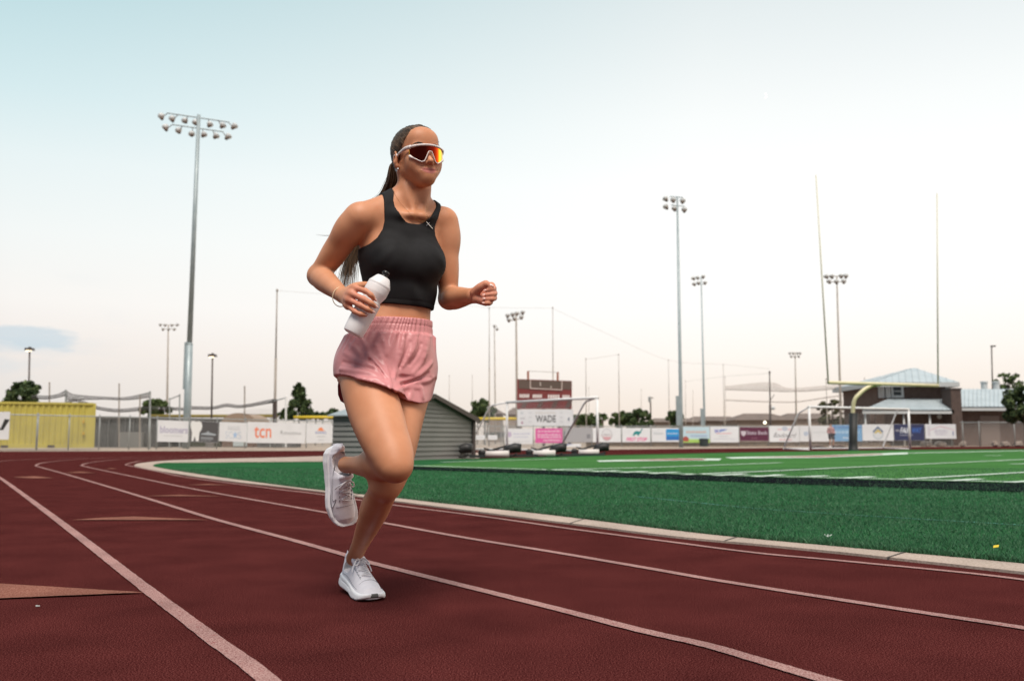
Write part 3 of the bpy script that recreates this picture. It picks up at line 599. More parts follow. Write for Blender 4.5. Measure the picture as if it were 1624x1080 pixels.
mast(820, 655, 818.5, 497, 90, 'floodlight mast rising behind the scoreboard', .15, .08,
     [(804, 502, 830, 497, [(805, 503.5, 0), (813, 501.5, 0), (820, 500, 0), (829, 498.5, 0)], .24), (806, 509.5, 828, 505, [(807, 510.5, 0), (816, 508, 0), (827, 506, 0)], .24)], M_polew)
mast(785.5, 660, 784, 516, 120, 'very slender distant light mast left of the scoreboard', .10, .06, [(783, 517, 788, 517, [(784, 519, 0), (788, 524, .2)], .22)], M_polew)
mast(1262.5, 640, 1261, 559, 150, 'faint little floodlight mast beyond the right soccer goal', .14, .08,
     [(1252, 560, 1270, 560, [(1253, 562, -.2), (1258, 562, 0), (1265, 562, 0), (1269, 562, .2)], .24), (1254, 565, 1268, 565, [(1255, 567, 0), (1261, 567.5, 0), (1267, 567, 0)], .24)], M_polew)
# ------------------------------------------------------------------ street lamps
def street_lamp(xb, xt, yt, Y, label, kind=0):
    base = at(xb, 700, Y); base[2] = 0; top = at(xt, yt, Y); o = empty('street_lamp', base, label, 'street lamp', 'parking lot street lamps')
    MB().path([base, top], [.10, .075], 10).build('pole', M_darkp, o, smooth=True)
    s = Y / F; q = MB()
    if kind == 0:
        q.prism([top + V3(-6 * s, -.3, .02), top + V3(6 * s, -.3, .02), top + V3(5.2 * s, -.3, 4 * s), top + V3(-5.2 * s, -.3, 4 * s)], (0, .6, 0)); q.box(top + V3(0, 0, 5 * s), (3 * s, .2, 2 * s))
        h = q.build('lamp_head', M_darkp, o); MB().box(top + V3(-1.5 * s, -.02, -.03), (5.5 * s, .4, .08)).build('lens', M_lit, h)
    else:
        q.box(top + V3(2.5 * s, 0, .02), (7 * s, .4, 1.4 * s)); h = q.build('lamp_head', M_darkp, o); MB().box(top + V3(3 * s, 0, -.07), (4 * s, .3, .04)).build('lens', M_dish, h)
street_lamp(44, 47, 556, 85, 'lit bronze box street lamp behind the yellow container'); street_lamp(335, 337, 566, 85, 'lit bronze street lamp between the grey mast and the tall net pole'); street_lamp(1576, 1572.5, 549, 110, 'dark street lamp with a short arm behind the right wing roof', 1)
# ------------------------------------------------------------------ sports net poles and cables
def net_pole(xb, yt, xt, Y, label, r=.07, m=M_polew, yt2=None, name='net_pole', cat='pole', group='tall poles that carry ball netting'):
    base = at(xb, 700, Y); base[2] = 0; top = at(xt, yt, Y); o = empty(name, base, label, cat, group)
    mid = base + (top - base) * .56
    MB().path([base, mid], [r, r], 10).build('lower_tube', m, o, smooth=True); MB().path([mid - V3(0, 0, .1), top], [r * .62, r * .5], 8).build('upper_tube', m, o, smooth=True)
    MB().lathe([(r * .9, 0), (r * .9, .12), (r * .3, .2)], top - V3(0, 0, .1), n=8).build('cap', m, o)
    return o
net_pole(435, 460, 439.5, 70, 'tall thin net pole with a wire, left of the dark pointed tree', .10)
NP = [(776, 488, 776, 80), (877.5, 488, 876.5, 85), (930, 569, 929, 95), (982.5, 562, 981, 95), (1062, 571, 1060, 100), (1149, 578, 1147, 100), (749, 596, 749, 110), (712.5, 596, 712.5, 110), (1087.5, 604, 1087, 120), (1150.5, 597, 1150, 120), (934, 615, 934, 130), (1017, 618, 1017, 130), (1099, 620, 1099, 130), (1313, 601, 1310, 95), (1373, 600, 1371, 95), (1395, 618, 1393, 95)]
ND = ['tall net pole left of the scoreboard', 'tall net pole rising behind the scoreboard top', 'net pole right of the scoreboard', 'second net pole right of the scoreboard', 'net pole just left of the tall six lamp mast',
      'net pole right of the smaller mast', 'short net pole above the shed eave', 'short net pole above the shed ridge', 'low net pole just right of the six lamp mast', 'low net pole beside the taller one right of the masts', 'faint low net pole behind the near soccer goal corner', 'faint low net pole above the hedge',
      'faint low net pole between the two masts', 'pale net pole at the left football upright', 'pale net pole right of the goal post gooseneck', 'short pale net pole at the corner of the press box']
for (xb, yt, xt, Y), d in zip(NP, ND): net_pole(xb, yt, xt, Y, d, .055 if Y < 100 else .045)
def cable(pts, label, r=.012, m=None, name='cable'):
    b = MB(); b.path(catmull([at(*p) for p in pts], 6), r, 5); tag(b.build(name, m or M_wire), label, 'cable', 'wires between the net poles')
cable([(439.5, 461, 70), (480, 464, 74), (560, 470, 80), (776, 488, 80)], 'thin wire running from the left net pole behind the runner', .010)
cable([(776, 488, 80), (826, 488.6, 82), (876.5, 488.6, 85)], 'thin wire between the two tall poles by the scoreboard', .010)
cable([(876.5, 489, 85), (960, 528, 92), (1060, 571, 100), (1147, 578, 100), (1221, 585, 93)], 'thin wire falling from the scoreboard pole to the padded post', .010)
cable([(929, 570, 95), (981, 562.5, 95)], 'short thin wire right of the scoreboard', .014)
cable([(1087, 605, 120), (1150, 597, 120), (1221, 592, 93)], 'thin low wire between the low poles and the padded post', .014)
# padded black post with a lit bulb and a white globe
o = net_pole(1222, 590, 1220.5, 80, 'black padded post at the far fence beside a lit lamp', .10, M_darkp, name='padded_post', cat='post', group=None)
p = at(1226.5, 647, 79.8); MB().lathe([(.02, -.17), (.13, -.11), (.17, 0), (.13, .11), (.02, .17)], p, n=14).build('globe', M_dish, o, smooth=True); MB().tube(p, at(1222, 651, 80), .03).build('arm', M_darkp, o); MB().tube(at(1222, 634, 80), at(1228, 626, 80), .03).build('bracket', M_darkp, o)
b_ = at(1213, 700, 90); b_[2] = 0; p = at(1213, 670, 90); o = empty('lamp_post', b_, 'small post lamp glowing white above the maroon banner', 'lamp')
MB().tube(b_, p, .04).build('post', M_darkp, o); MB().lathe([(.02, -.15), (.10, -.10), (.14, 0), (.10, .10), (.02, .15)], p, n=14).build('bulb', emit('bulb glow', (1, .9, .7), 2.5), o, smooth=True)
# ------------------------------------------------------------------ sagging nets
M_rope = mat('brown rope', (.17, .10, .07), .8)
def swag(name, label, tops, bots, Y, m, group='sagging batting cage nets', rope=.02, mrope=None, rope_top=True):
    T = catmull([at(x, y, Y) for x, y in tops], 8); B = catmull([at(x, y, Y) for x, y in bots], 8); k = np.linspace(0, 1, 40)
    rs = lambda P: np.array([[np.interp(t * (len(P) - 1), np.arange(len(P)), P[:, i]) for i in range(3)] for t in k]); T, B = rs(T), rs(B)
    o = empty(name, (B.mean(0)[0], Y, 0), label, 'net', group); net_quad('netting', [list(B + V3(0, .15, 0)), list((T + B) / 2 + V3(0, -.1, 0)), list(T)], m, o)
    MB().path(B, rope, 6).build('rope', mrope or M_darkp, o)
    if rope_top: MB().path(T, rope * .7, 6).build('rope', mrope or M_darkp, o)
swag('batting_net', 'black net hanging over the container top on the left', [(50, 627), (75, 628), (92, 625), (104, 619)], [(50, 632), (75, 632.5), (92, 630), (104, 627)], 64, M_net, rope=.03)
swag('batting_net', 'black net sagging from the container corner to the cage posts', [(105, 620), (120, 626), (165, 629.5), (200, 630), (238, 622)], [(105, 634), (120, 634), (165, 633), (200, 634), (238, 630)], 64, M_net, rope=.026)
swag('batting_net', 'lower black net sagging towards the big grey mast', [(106, 637), (119, 633), (140, 639), (156, 645), (189, 649), (238, 645), (291, 647)], [(106, 641), (119, 636), (140, 643), (156, 649), (189, 653), (238, 650), (291, 650)], 66, M_net, rope=.034)
swag('batting_net', 'black net strung from the big mast to the dark post', [(302, 644.5), (337, 645), (359, 640.5), (384, 642.5), (434, 633)], [(302, 648.5), (337, 648.5), (359, 644.5), (384, 646), (434, 638)], 66, M_net, rope=.034)
swag('batting_net', 'fine grey net curtain between the posts behind the tcn banner', [(384, 645), (410, 640), (436, 636)], [(384, 657), (410, 657), (436, 657)], 68, M_netw, rope=.012)
swag('batting_net', 'brown translucent net swag left of the goal post', [(1150, 612), (1221, 606), (1250, 615), (1300, 612), (1380, 606)], [(1150, 618), (1221, 620), (1250, 621), (1300, 619), (1380, 611)], 95, M_netb, rope=.026, mrope=M_rope, rope_top=False)
swag('batting_net', 'lower brown rope net behind the right soccer goal', [(1150, 633), (1221, 636), (1265, 636), (1310, 629), (1390, 619)], [(1150, 635), (1221, 637.5), (1265, 637.5), (1310, 631), (1390, 621)], 97, M_netb, rope=.022, mrope=M_rope, rope_top=False)
cpl = ['thin steel cage post behind the container', 'thin cage post left of the big mast', 'cage corner post behind the fence', 'pale cage post standing before the dark dugout', 'short cage post close to the big mast', 'thin cage post right of the lit street lamp', 'dark thick post below the tall net pole', 'white post left of the dark pointed tree', 'short cage post at the container corner', 'inner cage post left of the big mast']
for i, (x, yt, Y, r, m) in enumerate([(78.5, 607, 66, .05, M_polew), (189, 609, 66, .05, M_polew), (222, 626, 62, .05, M_polew), (238, 621.5, 60, .06, M_galv), (285, 626, 62, .05, M_galv), (388, 613, 68, .05, M_polew), (436, 634, 68, .17, M_darkp), (453.5, 629, 66, .07, M_white), (104.5, 619, 64, .07, M_galv), (269, 632, 64, .04, M_galv)]):
    b_ = at(x, 700, Y); b_[2] = 0; q = MB(); q.tube(b_, at(x, yt, Y), r); q.lathe([(r * 1.2, -.06), (r * 1.2, .02), (r * .4, .06)], at(x, yt, Y), n=8); tag(q.build('cage_post', m), cpl[i], 'post', 'posts of the batting cages')
for pts, d in (([(222, 627, 62), (238, 622, 60)], 'steel tube across the cage posts behind the fence'), ([(269, 633, 64), (285, 627, 62)], 'steel tube across the cage posts by the big mast'), ([(425, 638, 67), (453, 631, 66)], 'steel tube joining the dark post and the white post')):
    q = MB(); q.path([at(*p) for p in pts], .04, 6); tag(q.build('cage_rail', M_galv), d, 'rail', 'top rails of the batting cages')
# outfield fence with a yellow cap
def outfield(x0, x1, y, Y, label, post, c):
    a, b = at(x0, y, Y), at(x1, y, Y); o = empty('outfield_fence', ((a[0] + b[0]) / 2, Y, 0), label, 'fence', 'outfield fences with a yellow cap')
    MB().tube(a, b, .14, n=10).build('cap', c, o, smooth=True)
    net_quad('mesh_panel', [[V3(a[0], Y, .05), V3(b[0], Y, .05)], [a - V3(0, 0, .1), b - V3(0, 0, .1)]], M_chain, o)
    for x in post: p = at(x, y, Y); MB().tube(V3(p[0], Y + .05, 0), p + V3(0, .05, 0), .05, n=6).build('post', M_galv, o)
M_ycap = mat('yellow fence cap', (.62, .46, .03), .5); M_ydull = mat('dull yellow cap', (.22, .17, .03), .6)
outfield(466, 562, 661.5, 90, 'outfield fence with a bright yellow cap left of the shed', (466, 487, 512, 540), M_ycap)
outfield(748, 822, 664, 90, 'outfield fence with a yellow cap between the shed and the scoreboard', (770, 795), M_ycap)
outfield(240, 440, 659.5, 88, 'outfield fence with a dull yellow cap behind the big mast', (260, 320, 380, 430), M_ydull)
# ------------------------------------------------------------------ low buildings behind the left fence
M_dug = mat('dark slatted metal', (.075, .078, .078), .7, (.05, .052, .052), 1.2, stretch=(1, 1, 6)); M_roofd = mat('dugout roof', (.10, .10, .10), .6)
def hut(px0, px1, yt, Y, dep, m, label, name='dugout', cat='dugout', roof=M_roofd, oh=.2, front=None):
    a, b = at(px0, 700, Y), at(px1, 700, Y); zt = at((px0 + px1) / 2, yt, Y)[2]; o = empty(name, ((a[0] + b[0]) / 2, Y + dep / 2, 0), label, cat)
    MB().bbox((a[0], Y, 0), (b[0], Y + dep, zt)).build('wall', m, o); MB().bbox((a[0] - oh, Y - oh, zt + .003), (b[0] + oh, Y + dep + oh, zt + .14)).build('roof', roof, o)
    return o, a, b, zt
o, a, b, zt = hut(146, 250, 664, 68, 3, M_dug, 'long dark dugout behind the chain link fence beside the container')
q = MB()
for i in range(9): x = a[0] + (b[0] - a[0]) * i / 8; q.box((x, 67.94, zt / 2), (.06, .06, zt - .02))
q.build('post', mat('grey steel tube', (.14, .145, .145), .5), o)
MB().bbox((a[0] + 2.2, 67.5, 0), (a[0] + 3.9, 67.9, 1.1)).build('bench', mat('grey plank', (.2, .2, .19), .8), o)
o, a, b, zt = hut(256, 350, 667, 72, 3, mat('olive netting wall', (.05, .055, .035), .9), 'dim olive shed behind the bloomers banner', 'equipment_hut', 'hut')
MB().bbox((a[0] + .4, 71.9, .0), (a[0] + 1.6, 71.97, 1.5)).build('door', M_dug, o)
# brown arched shed with a pale door
a, b = at(352, 700, 70), at(403, 700, 70); ze = at(377, 669, 70)[2]; za = at(377, 655, 70)[2]; cx_ = (a[0] + b[0]) / 2
o = empty('arched_shed', (cx_, 72, 0), 'brown brick shed with a curved roof and a pale door behind the fence', 'shed')
MB().bbox((a[0], 70, 0), (b[0], 74, ze)).build('wall', mat('brown brick', (.20, .13, .10), .9, (.15, .10, .08), 6), o)
arc = [(cx_ + (a[0] - cx_) * 1.04 * math.cos(q) , ze + (za - ze) * math.sin(q)) for q in np.linspace(0, math.pi, 14)]
MB().prism([(x, 69.9, z + .004) for x, z in arc], (0, 4.2, 0)).build('roof', mat('tan roof', (.30, .22, .16), .8), o)
d0, d1 = at(370, 700, 69.95), at(392, 700, 69.95); MB().bbox((d0[0], 69.9, .05), (d1[0], 69.97, ze - .1)).build('door', mat('pale door', (.50, .57, .58), .6), o)
o, a, b, zt = hut(408, 470, 690, 66, 1.5, mat('dark grey crate', (.07, .07, .07), .8, (.11, .11, .11), 3), 'low dark storage bin under the tcn banner', 'storage_bin', 'bin')
for i in (1, 2): x = a[0] + (b[0] - a[0]) * i / 3; MB().bbox((x - .03, 65.95, 0), (x + .03, 65.985, zt - .01)).build('post', M_galv, o)
p = at(333, 708, 66); q = MB(); q.lathe([(.30, 0), (.34, .8), (.36, .84), (.30, .95), (.12, 1.0)], (p[0], 66, 0), n=14); tag(q.build('trash_can', mat('grey barrel', (.2, .19, .18), .7)), 'grey barrel trash can under the tooth banner', 'trash can')
# ------------------------------------------------------------------ grey metal shed
M_shed = mat('grey metal siding', (.18, .182, .175), .6, (.145, .147, .142), .7); M_trim = mat('dark shed trim', (.055, .042, .040), .6); M_sroof = mat('pale metal roof', (.30, .345, .36), .45, (.26, .30, .315), .8)
K0 = gnd(598, 733); K1 = gnd(750, 726.8); e1 = unit(K1 - K0); e2 = V3(-e1[1], e1[0], 0)       # gable runs along e1, the long side along e2
wd = np.linalg.norm(K1 - K0); SL = next(t for t in np.linspace(.5, 14, 500) if proj(K0 + e2 * t)[0] < 528); K2 = K0 + e2 * SL; ze = .55 + (697 - 664.5) * K1[1] / F; zr = ze + .55
P2 = proj(K2); o = empty('metal_shed', K0 + e1 * wd / 2 + e2 * SL / 2, 'low grey metal equipment shed with a gable end behind the runner', 'shed')
gm = K0 + e1 * wd / 2
def shed_quad(A, B, zt, n_out, up=None):
    """horizontal lap siding on the wall from A to B"""
    vs = []; fs = []; N_ = 9
    for i in range(N_):
        z0, z1_ = zt * i / N_, zt * (i + 1) / N_
        k = len(vs); vs += [A + n_out * .035 + V3(0, 0, z0), B + n_out * .035 + V3(0, 0, z0), B + n_out * .005 + V3(0, 0, z1_), A + n_out * .005 + V3(0, 0, z1_), A + V3(0, 0, z0) + n_out * .004, B + V3(0, 0, z0) + n_out * .004]
        fs += [(k, k + 1, k + 2, k + 3), (k + 4, k + 5, k + 1, k)]
    return vs, fs
q = MB(); q.add(*shed_quad(K0, K1, ze, -e2)); q.add(*shed_quad(K2, K0, ze, -e1))
N_ = 5
for i in range(N_):                                             # siding laps in the gable triangle
    f0, f1 = i / N_, (i + 1) / N_
    A, B = K0 + (gm - K0) * f0, K1 + (gm - K1) * f0; A2, B2 = K0 + (gm - K0) * f1, K1 + (gm - K1) * f1; za_, zb_ = ze + (zr - ze) * f0, ze + (zr - ze) * f1
    q.add([A - e2 * .035 + V3(0, 0, za_), B - e2 * .035 + V3(0, 0, za_), B2 - e2 * .005 + V3(0, 0, zb_), A2 - e2 * .005 + V3(0, 0, zb_)], [(0, 1, 2, 3)])
q.build('wall', M_shed, o)
MB().prism([K0 + V3(0, 0, .01), K1 + V3(0, 0, .01), K1 + V3(0, 0, ze), gm + V3(0, 0, zr), K0 + V3(0, 0, ze)], e2 * (SL - .1)).build('back_wall', M_shed, o)
q = MB(); up = V3(0, 0, .03)
for S, sg in ((K0, -1), (K1, 1)):
    ov = e1 * sg * .12 - V3(0, 0, .06); q.prism([S + ov + V3(0, 0, ze) - e2 * .12 + up, gm + V3(0, 0, zr) - e2 * .12 + up, gm + V3(0, 0, zr) + e2 * (SL + .1) + up, S + ov + V3(0, 0, ze) + e2 * (SL + .1) + up], (0, 0, .03))
    for i in range(int(SL / .3)):
        t0 = -.1 + i * .3; q.path([S + ov + V3(0, 0, ze) + e2 * t0 + up * 2.4, gm + V3(0, 0, zr) + e2 * t0 + up * 2.4], .012, 4)
rf = q.build('roof', M_sroof, o)
q = MB()
for S, sg in ((K0, -1), (K1, 1)):
    q.prism([S + e1 * sg * .13 + V3(0, 0, ze - .13) - e2 * .13, S + e1 * sg * .13 + V3(0, 0, ze + .02) - e2 * .13, gm + V3(0, 0, zr + .075) - e2 * .13, gm + V3(0, 0, zr - .04) - e2 * .13], -e2 * .03)
q.build('fascia', M_trim, rf)
for S, sg in ((K1, -1), (K0, 1)): MB().box(S + e1 * sg * .06 - e2 * .06 + V3(0, 0, ze / 2), (.14, .05, ze - .02), axes=(e1, e2, V3(0, 0, 1))).build('corner_trim', M_trim, o)
# ------------------------------------------------------------------ blocking sleds
M_pad = mat('black sled pad', (.012, .012, .013), .55, (.025, .025, .026), 5); M_sled = mat('black sled frame', (.018, .017, .017), .5); M_roll = mat('white foam roll', (.66, .62, .60), .7)
def sled(c, rz, label, roll):
    k_ = .86; o = empty('blocking_sled', c, label, 'blocking sled', 'football blocking sleds'); R = Matrix.Rotation(rz, 3, 'Z'); W = lambda *a: c + k_ * np.array(R @ Vector(a))
    q = MB(); q.path([W(-.75, -.1, .06), W(-.35, -.1, .07), W(.45, -.1, .07), W(.6, -.1, .14)], .035, 6); q.path([W(-.75, .25, .06), W(-.35, .25, .07), W(.45, .25, .07), W(.6, .25, .14)], .035, 6); q.tube(W(-.6, -.1, .1), W(-.6, .25, .1), .03); q.tube(W(.3, -.1, .1), W(.3, .25, .1), .03); q.build('skid_frame', M_sled, o)
    q = MB(); q.path([W(-.62, .08, .16), W(-.2, .08, .30), W(.25, .08, .42)], .03, 6); q.path([W(-.55, .08, .34), W(-.1, .08, .22), W(.3, .08, .2)], .025, 6); q.build('arm', M_sled, o)
    q = MB(); q.path([W(.15, .05, .22), W(.3, .05, .30), W(.55, .05, .36), W(.75, .05, .34)], [.09, .14, .165, .15], 12, flat=.9); pd = q.build('pad', M_pad, o, smooth=True)
    MB().lathe([(.05, -.12), (.11, -.08), (.11, .08), (.05, .12)], W(-.62, .08, .18), R @ Vector((0, 1, 0)), 12).build('wheel', M_sled, o)
    if roll: MB().path([W(-.45, -.22, .13), W(.35, -.22, .15)], .10, 12).build('foam_roll', M_roll, o, smooth=True)
for (x, y), d, r in (((713, 727.6), 'black blocking sled in front of the grey shed', 0), ((792, 726.4), 'black blocking sled at the left post of the near soccer goal', 1), ((866, 725), 'black blocking sled in the middle under the pink banner', 1), ((936, 722.8), 'black blocking sled farthest right by the near goal post', 1)):
    c = gnd(x, y); sled(c, -.12 + .05 * r, d, r)
a, b = gnd(665, 728.6), gnd(960, 723.6)
tag(MB().prism([a + V3(0, .15, .03), b + V3(0, .15, .03), b + V3(0, .15, .10), a + V3(0, .15, .10)], (0, .12, 0)).build('drain_curb', mat('dark rubber curb', (.02, .028, .028), .8)), 'low dark rubber curb along the far edge of the turf', 'curb')
# ------------------------------------------------------------------ soccer goals
def goal(FL, FR, BLs, TLb, TRb, h, label, r=.06):
    """FL, FR front feet; BLs=(BL, BR) back feet; TLb, TRb ends of the short top bars"""
    BL, BR = BLs; o = empty('soccer_goal', (FL + FR) / 2, label, 'soccer goal', 'white soccer goals'); tl, tr = FL + V3(0, 0, h), FR + V3(0, 0, h)
    MB().tube(FL, tl, r, n=12).build('post', M_white, o, smooth=True); MB().tube(FR, tr, r, n=12).build('post', M_white, o, smooth=True)
    d = unit(tr - tl) * r; MB().tube(tl - d, tr + d, r * 1.03, n=12).build('crossbar', M_white, o, smooth=True)
    for t, tb, bk, fr in ((tl, TLb, BL, FL), (tr, TRb, BR, FR)):
        q = MB(); q.path([t, tb + (t - tb) * .15, tb + (bk - tb) * .05, bk + (tb - bk) * .05, bk + (fr - bk) * .06, fr], r * .70, 8); q.build('side_frame', M_white, o, smooth=True)
    MB().tube(BL, BR, r * .62, n=8).build('ground_bar', M_white, o, smooth=True)
    lerp = lambda a, b, t: a + (b - a) * t; k = np.linspace(0, 1, 12)
    net_quad('netting', [[lerp(BL, BR, t) for t in k], [lerp(TLb, TRb, t) - V3(0, 0, .18 * math.sin(math.pi * t)) for t in k], [lerp(tl, tr, t) for t in k]], M_netw, o)
    return o
FL = gnd(804, 714.2); FR = gnd(948, 716.5)
n_ = unit(V3(-(FR - FL)[1], (FR - FL)[0], 0)); TLb = at(778, 643, FL[1] + .9); BL = at(742, 712, FL[1] + 2.2); BL[2] = .05; TRb = at(928, 637, FR[1] + .9); BR = at(886, 713, FR[1] + 2.2); BR[2] = .05
goal(FL, FR, (BL, BR), TLb, TRb, 2.44, 'white soccer goal standing before the scoreboard')
FL = gnd(1285.5, 713.2); FR = gnd(1443.5, 712); h_ = .55 + (697 - 652.5) * FL[1] / F; h2 = .55 + (697 - 643) * FR[1] / F
TLb = at(1266, 655.5, FL[1] + .8); BL = at(1242.5, 711, FL[1] + 1.0); BL[2] = .05; TRb = at(1424, 648, FR[1] + .8); BR = at(1399.5, 710.5, FR[1] + 1.0); BR[2] = .05
goal(FL, FR, (BL, BR), TLb, TRb, (h_ + h2) / 2, 'white soccer goal standing behind the yellow football goal post', .065)
# ------------------------------------------------------------------ football goal post
M_gp = mat('pale yellow enamel', (.72, .66, .42), .4, (.64, .58, .36), 1.5)
M_gpu = mat('faded cream enamel', (.62, .60, .47), .45); Yg = 45; b_ = gnd(1353.5, 714.6); Yg = b_[1]; o = empty('goal_post', b_, 'yellow football goal post with a black padded base', 'goal post')
cl, cr = at(1313.5, 606.5, Yg - 2.0), at(1487.5, 611.5, Yg + 2.6); cm_ = (cl + cr) / 2
pt = at(1353.5, 655, Yg)
q = MB(); q.path([b_, b_ + V3(0, 0, .06), b_ + V3(0, 0, .4), pt], [.30, .24, .205, .205], 16); q.build('pad', mat('black goal pad', (.012, .014, .014), .6, (.02, .022, .022), 4), o, smooth=True)
att = cl + (cr - cl) * .46
q = MB(); q.path(catmull([b_ + V3(0, 0, .2), pt + V3(0, 0, .35), pt * .75 + att * .25 + V3(0, 0, .62), pt * .35 + att * .65 + V3(0, 0, .42), att], 8), .10, 12); q.build('gooseneck', M_gp, o, smooth=True)
MB().tube(cl, cr, .085, n=12).build('crossbar', M_gp, o, smooth=True)
for p, t in ((cl, at(1294, 278, Yg - 2.1)), (cr, at(1486, 307, Yg + 2.6))): MB().path([p - V3(0, 0, .08), t], [.040, .032], 10).build('upright', M_gpu, o, smooth=True)
q = MB()
for a_ in range(5): q.lathe([(.03, 0), (.05, .12), (.01, .2)], b_ + V3(math.cos(a_ * 1.26) * .38, math.sin(a_ * 1.26) * .38, 0), n=6)
for (x, w_) in ((1301, .55), (1335, .5)):
    p = gnd(x, 711.5); q = MB(); q.path([p + V3(-w_, 0, .12), p + V3(-w_ * .3, .05, .18), p + V3(w_, .1, .04)], [.16, .13, .03], 8, flat=.7); tag(q.build('sandbag', mat('brown sandbag', (.10, .075, .065), .9, (.16, .12, .1), 6)), 'dark brown sandbag on the ground %s the right soccer goal' % ('just inside' if x < 1320 else 'deeper within'), 'sandbag', 'sandbags by the goal')
# ------------------------------------------------------------------ scoreboard
Ys = 78; PS = Plane(at(700, 700, Ys), at(1000, 700, Ys)); o = empty('scoreboard', PS.foot(864), 'maroon football scoreboard on posts above the far fence', 'scoreboard')
tl, tr, br, bl = at(820, 601, Ys), at(907, 604, Ys), at(907, 648.5, Ys), at(820, 648.5, Ys)
MB().prism([bl, br, tr, tl], (0, .35, 0)).build('cabinet', mat('maroon panel', (.20, .036, .034), .6, (.16, .03, .03), 1), o)
q = MB()
for x in (823, 862, 903): p = at(x, 660, Ys + .5); q.bbox((p[0] - .12, Ys + .4, 0), (p[0] + .12, Ys + .6, at(864, 602, Ys)[2] - .1))
q.build('post', M_darkp, o)
def sb(pts, c, name, lift=.02): MB().poly([at(x, y, Ys) + V3(0, -lift, 0) for x, y in pts]).build(name, colm(c), o)
sb([(842, 603), (890, 604.5), (890, 616.5), (842, 614.8)], (.105, .075, .06), 'display_panel'); sb([(822.5, 602), (840, 602.5), (840, 617), (822.5, 616)], (.115, .08, .065), 'display_panel'); sb([(892, 604.5), (906, 605), (906, 618), (892, 617.5)], (.115, .08, .065), 'display_panel')
q = MB()
for a_, c_ in (((841, 603), (841, 616)), ((841, 616), (891, 618.5)), ((891, 618.5), (891, 604.5))): q.tube(at(*a_, Ys) - V3(0, .03, 0), at(*c_, Ys) - V3(0, .03, 0), .05, n=5)
q.build('trim', colm((.55, .46, .42)), o)
for x0, x1, y_ in ((824, 840, 625), (845, 860, 625.5), (869, 888, 626), (892, 904, 626.5)):
    q = MB(); n_ = 5
    for i in range(n_):
        u0 = x0 + (x1 - x0) * i / n_; u1 = u0 + (x1 - x0) / n_ * .72; q.add([at(u0, y_ + 5.5, Ys) - V3(0, .02, 0), at(u1, y_ + 5.5, Ys) - V3(0, .02, 0), at(u1, y_, Ys) - V3(0, .02, 0), at(u0, y_, Ys) - V3(0, .02, 0)], [(0, 1, 2, 3)])
    q.build('lettering', colm((.78, .72, .70)), o)
for x0 in (826, 851, 874, 896): sb([(x0, 646.5), (x0 + 7, 646.5), (x0 + 12, 634.5), (x0 + 5, 634.5)], (.10, .07, .06), 'display_panel')
for x0, y_ in ((857, 606), (874, 612)): sb([(x0 - .8, y_ + 6 if x0 < 870 else y_ + 3), (x0 + .8, y_ + 6 if x0 < 870 else y_ + 3), (x0 + .8, y_), (x0 - .8, y_)], (.50, .44, .40), 'digit', .025)
q = MB(); q.tube(at(837.5, 602, Ys), at(837.5, 588.5, Ys), .09, n=6); q.tube(at(884.5, 604, Ys), at(884.5, 590, Ys), .09, n=6); q.build('antenna_post', mat('rust red tube', (.34, .12, .07), .6), o); MB().tube(at(837.5, 588.5, Ys), at(884.5, 590.5, Ys), .02, n=5).build('wire', M_polew, o)
PS2 = Plane(at(700, 700, Ys - .1), at(1000, 700, Ys - .1))
bn = Banner(PS2, 820.5, 649.5, 909, 676, 'wide white WADE sign mounted under the scoreboard', group=None); 
bn.text('WADE', .325, .24, .69, .66, (.02, .02, .025), 0, .022).bars(.32, .76, .70, .86, (.62, .60, .58), 9).disc(.08, .80, .03, .08, (.56, .6, .64)).bars(.05, .44, .13, .52, (.40, .40, .44), 5).disc(.085, .22, .018, .08, (.42, .22, .34))
for u in (.23, .79): 
    for v in (.78, .5, .24): bn.bars(u - .03, v, u + .03, v + .09, (.58, .60, .64), 3)
bn.poly([(.90, .35), (.93, .35), (.935, .55), (.905, .50)], (.16, .20, .26), 'emblem')
# ------------------------------------------------------------------ brick press box building
Yb = 86; M_brick = mat('brown brick', (.135, .092, .076), .9, (.105, .07, .058), 3, bump=.15, bscale=10); M_br2 = mat('pale brick', (.24, .165, .135), .9, (.2, .14, .115), 3); M_metal = mat('blue grey standing seam roof', (.42, .48, .51), .5, (.36, .42, .45), 1.2); M_fasc = mat('pale fascia', (.50, .53, .54), .5); M_glass = mat('dark window glass', (.035, .045, .05), .1); M_wtrim = mat('window trim', (.62, .64, .64), .5)
A = lambda x, y, dY=0: at(x, y, Yb + dY)
o = empty('press_box_building', A(1450, 700) * V3(1, 1, 0), 'two storey brown brick press box with a pale blue metal hip roof', 'building')
x0, x1 = A(1393, 650)[0], A(1508, 650)[0]
MB().bbox((x0, Yb, 0), (x1, Yb + 9, A(1450, 605)[2])).build('wall', M_brick, o)
ap = A(1450, 583, 4.5); e = [A(1386, 606, -.9), A(1521, 603, -.9)]; e[1][2] = e[0][2]; e += [e[1] + V3(0, 11, 0), e[0] + V3(0, 11, 0)]
q = MB()
for i in range(4): q.add([e[i], e[(i + 1) % 4], ap], [(0, 1, 2)])
q.poly(e[::-1])
for i in range(4):
    for t in np.linspace(.06, .94, 12):
        s_ = e[i] + (e[(i + 1) % 4] - e[i]) * t; m_ = (1 - abs(2 * t - 1)); mid = (e[i] + e[(i + 1) % 4]) / 2; q.tube(s_ + V3(0, 0, .03), s_ + (ap - mid) * m_ + V3(0, 0, .03), .03, n=4)
rf = q.build('roof', M_metal, o)
q = MB()
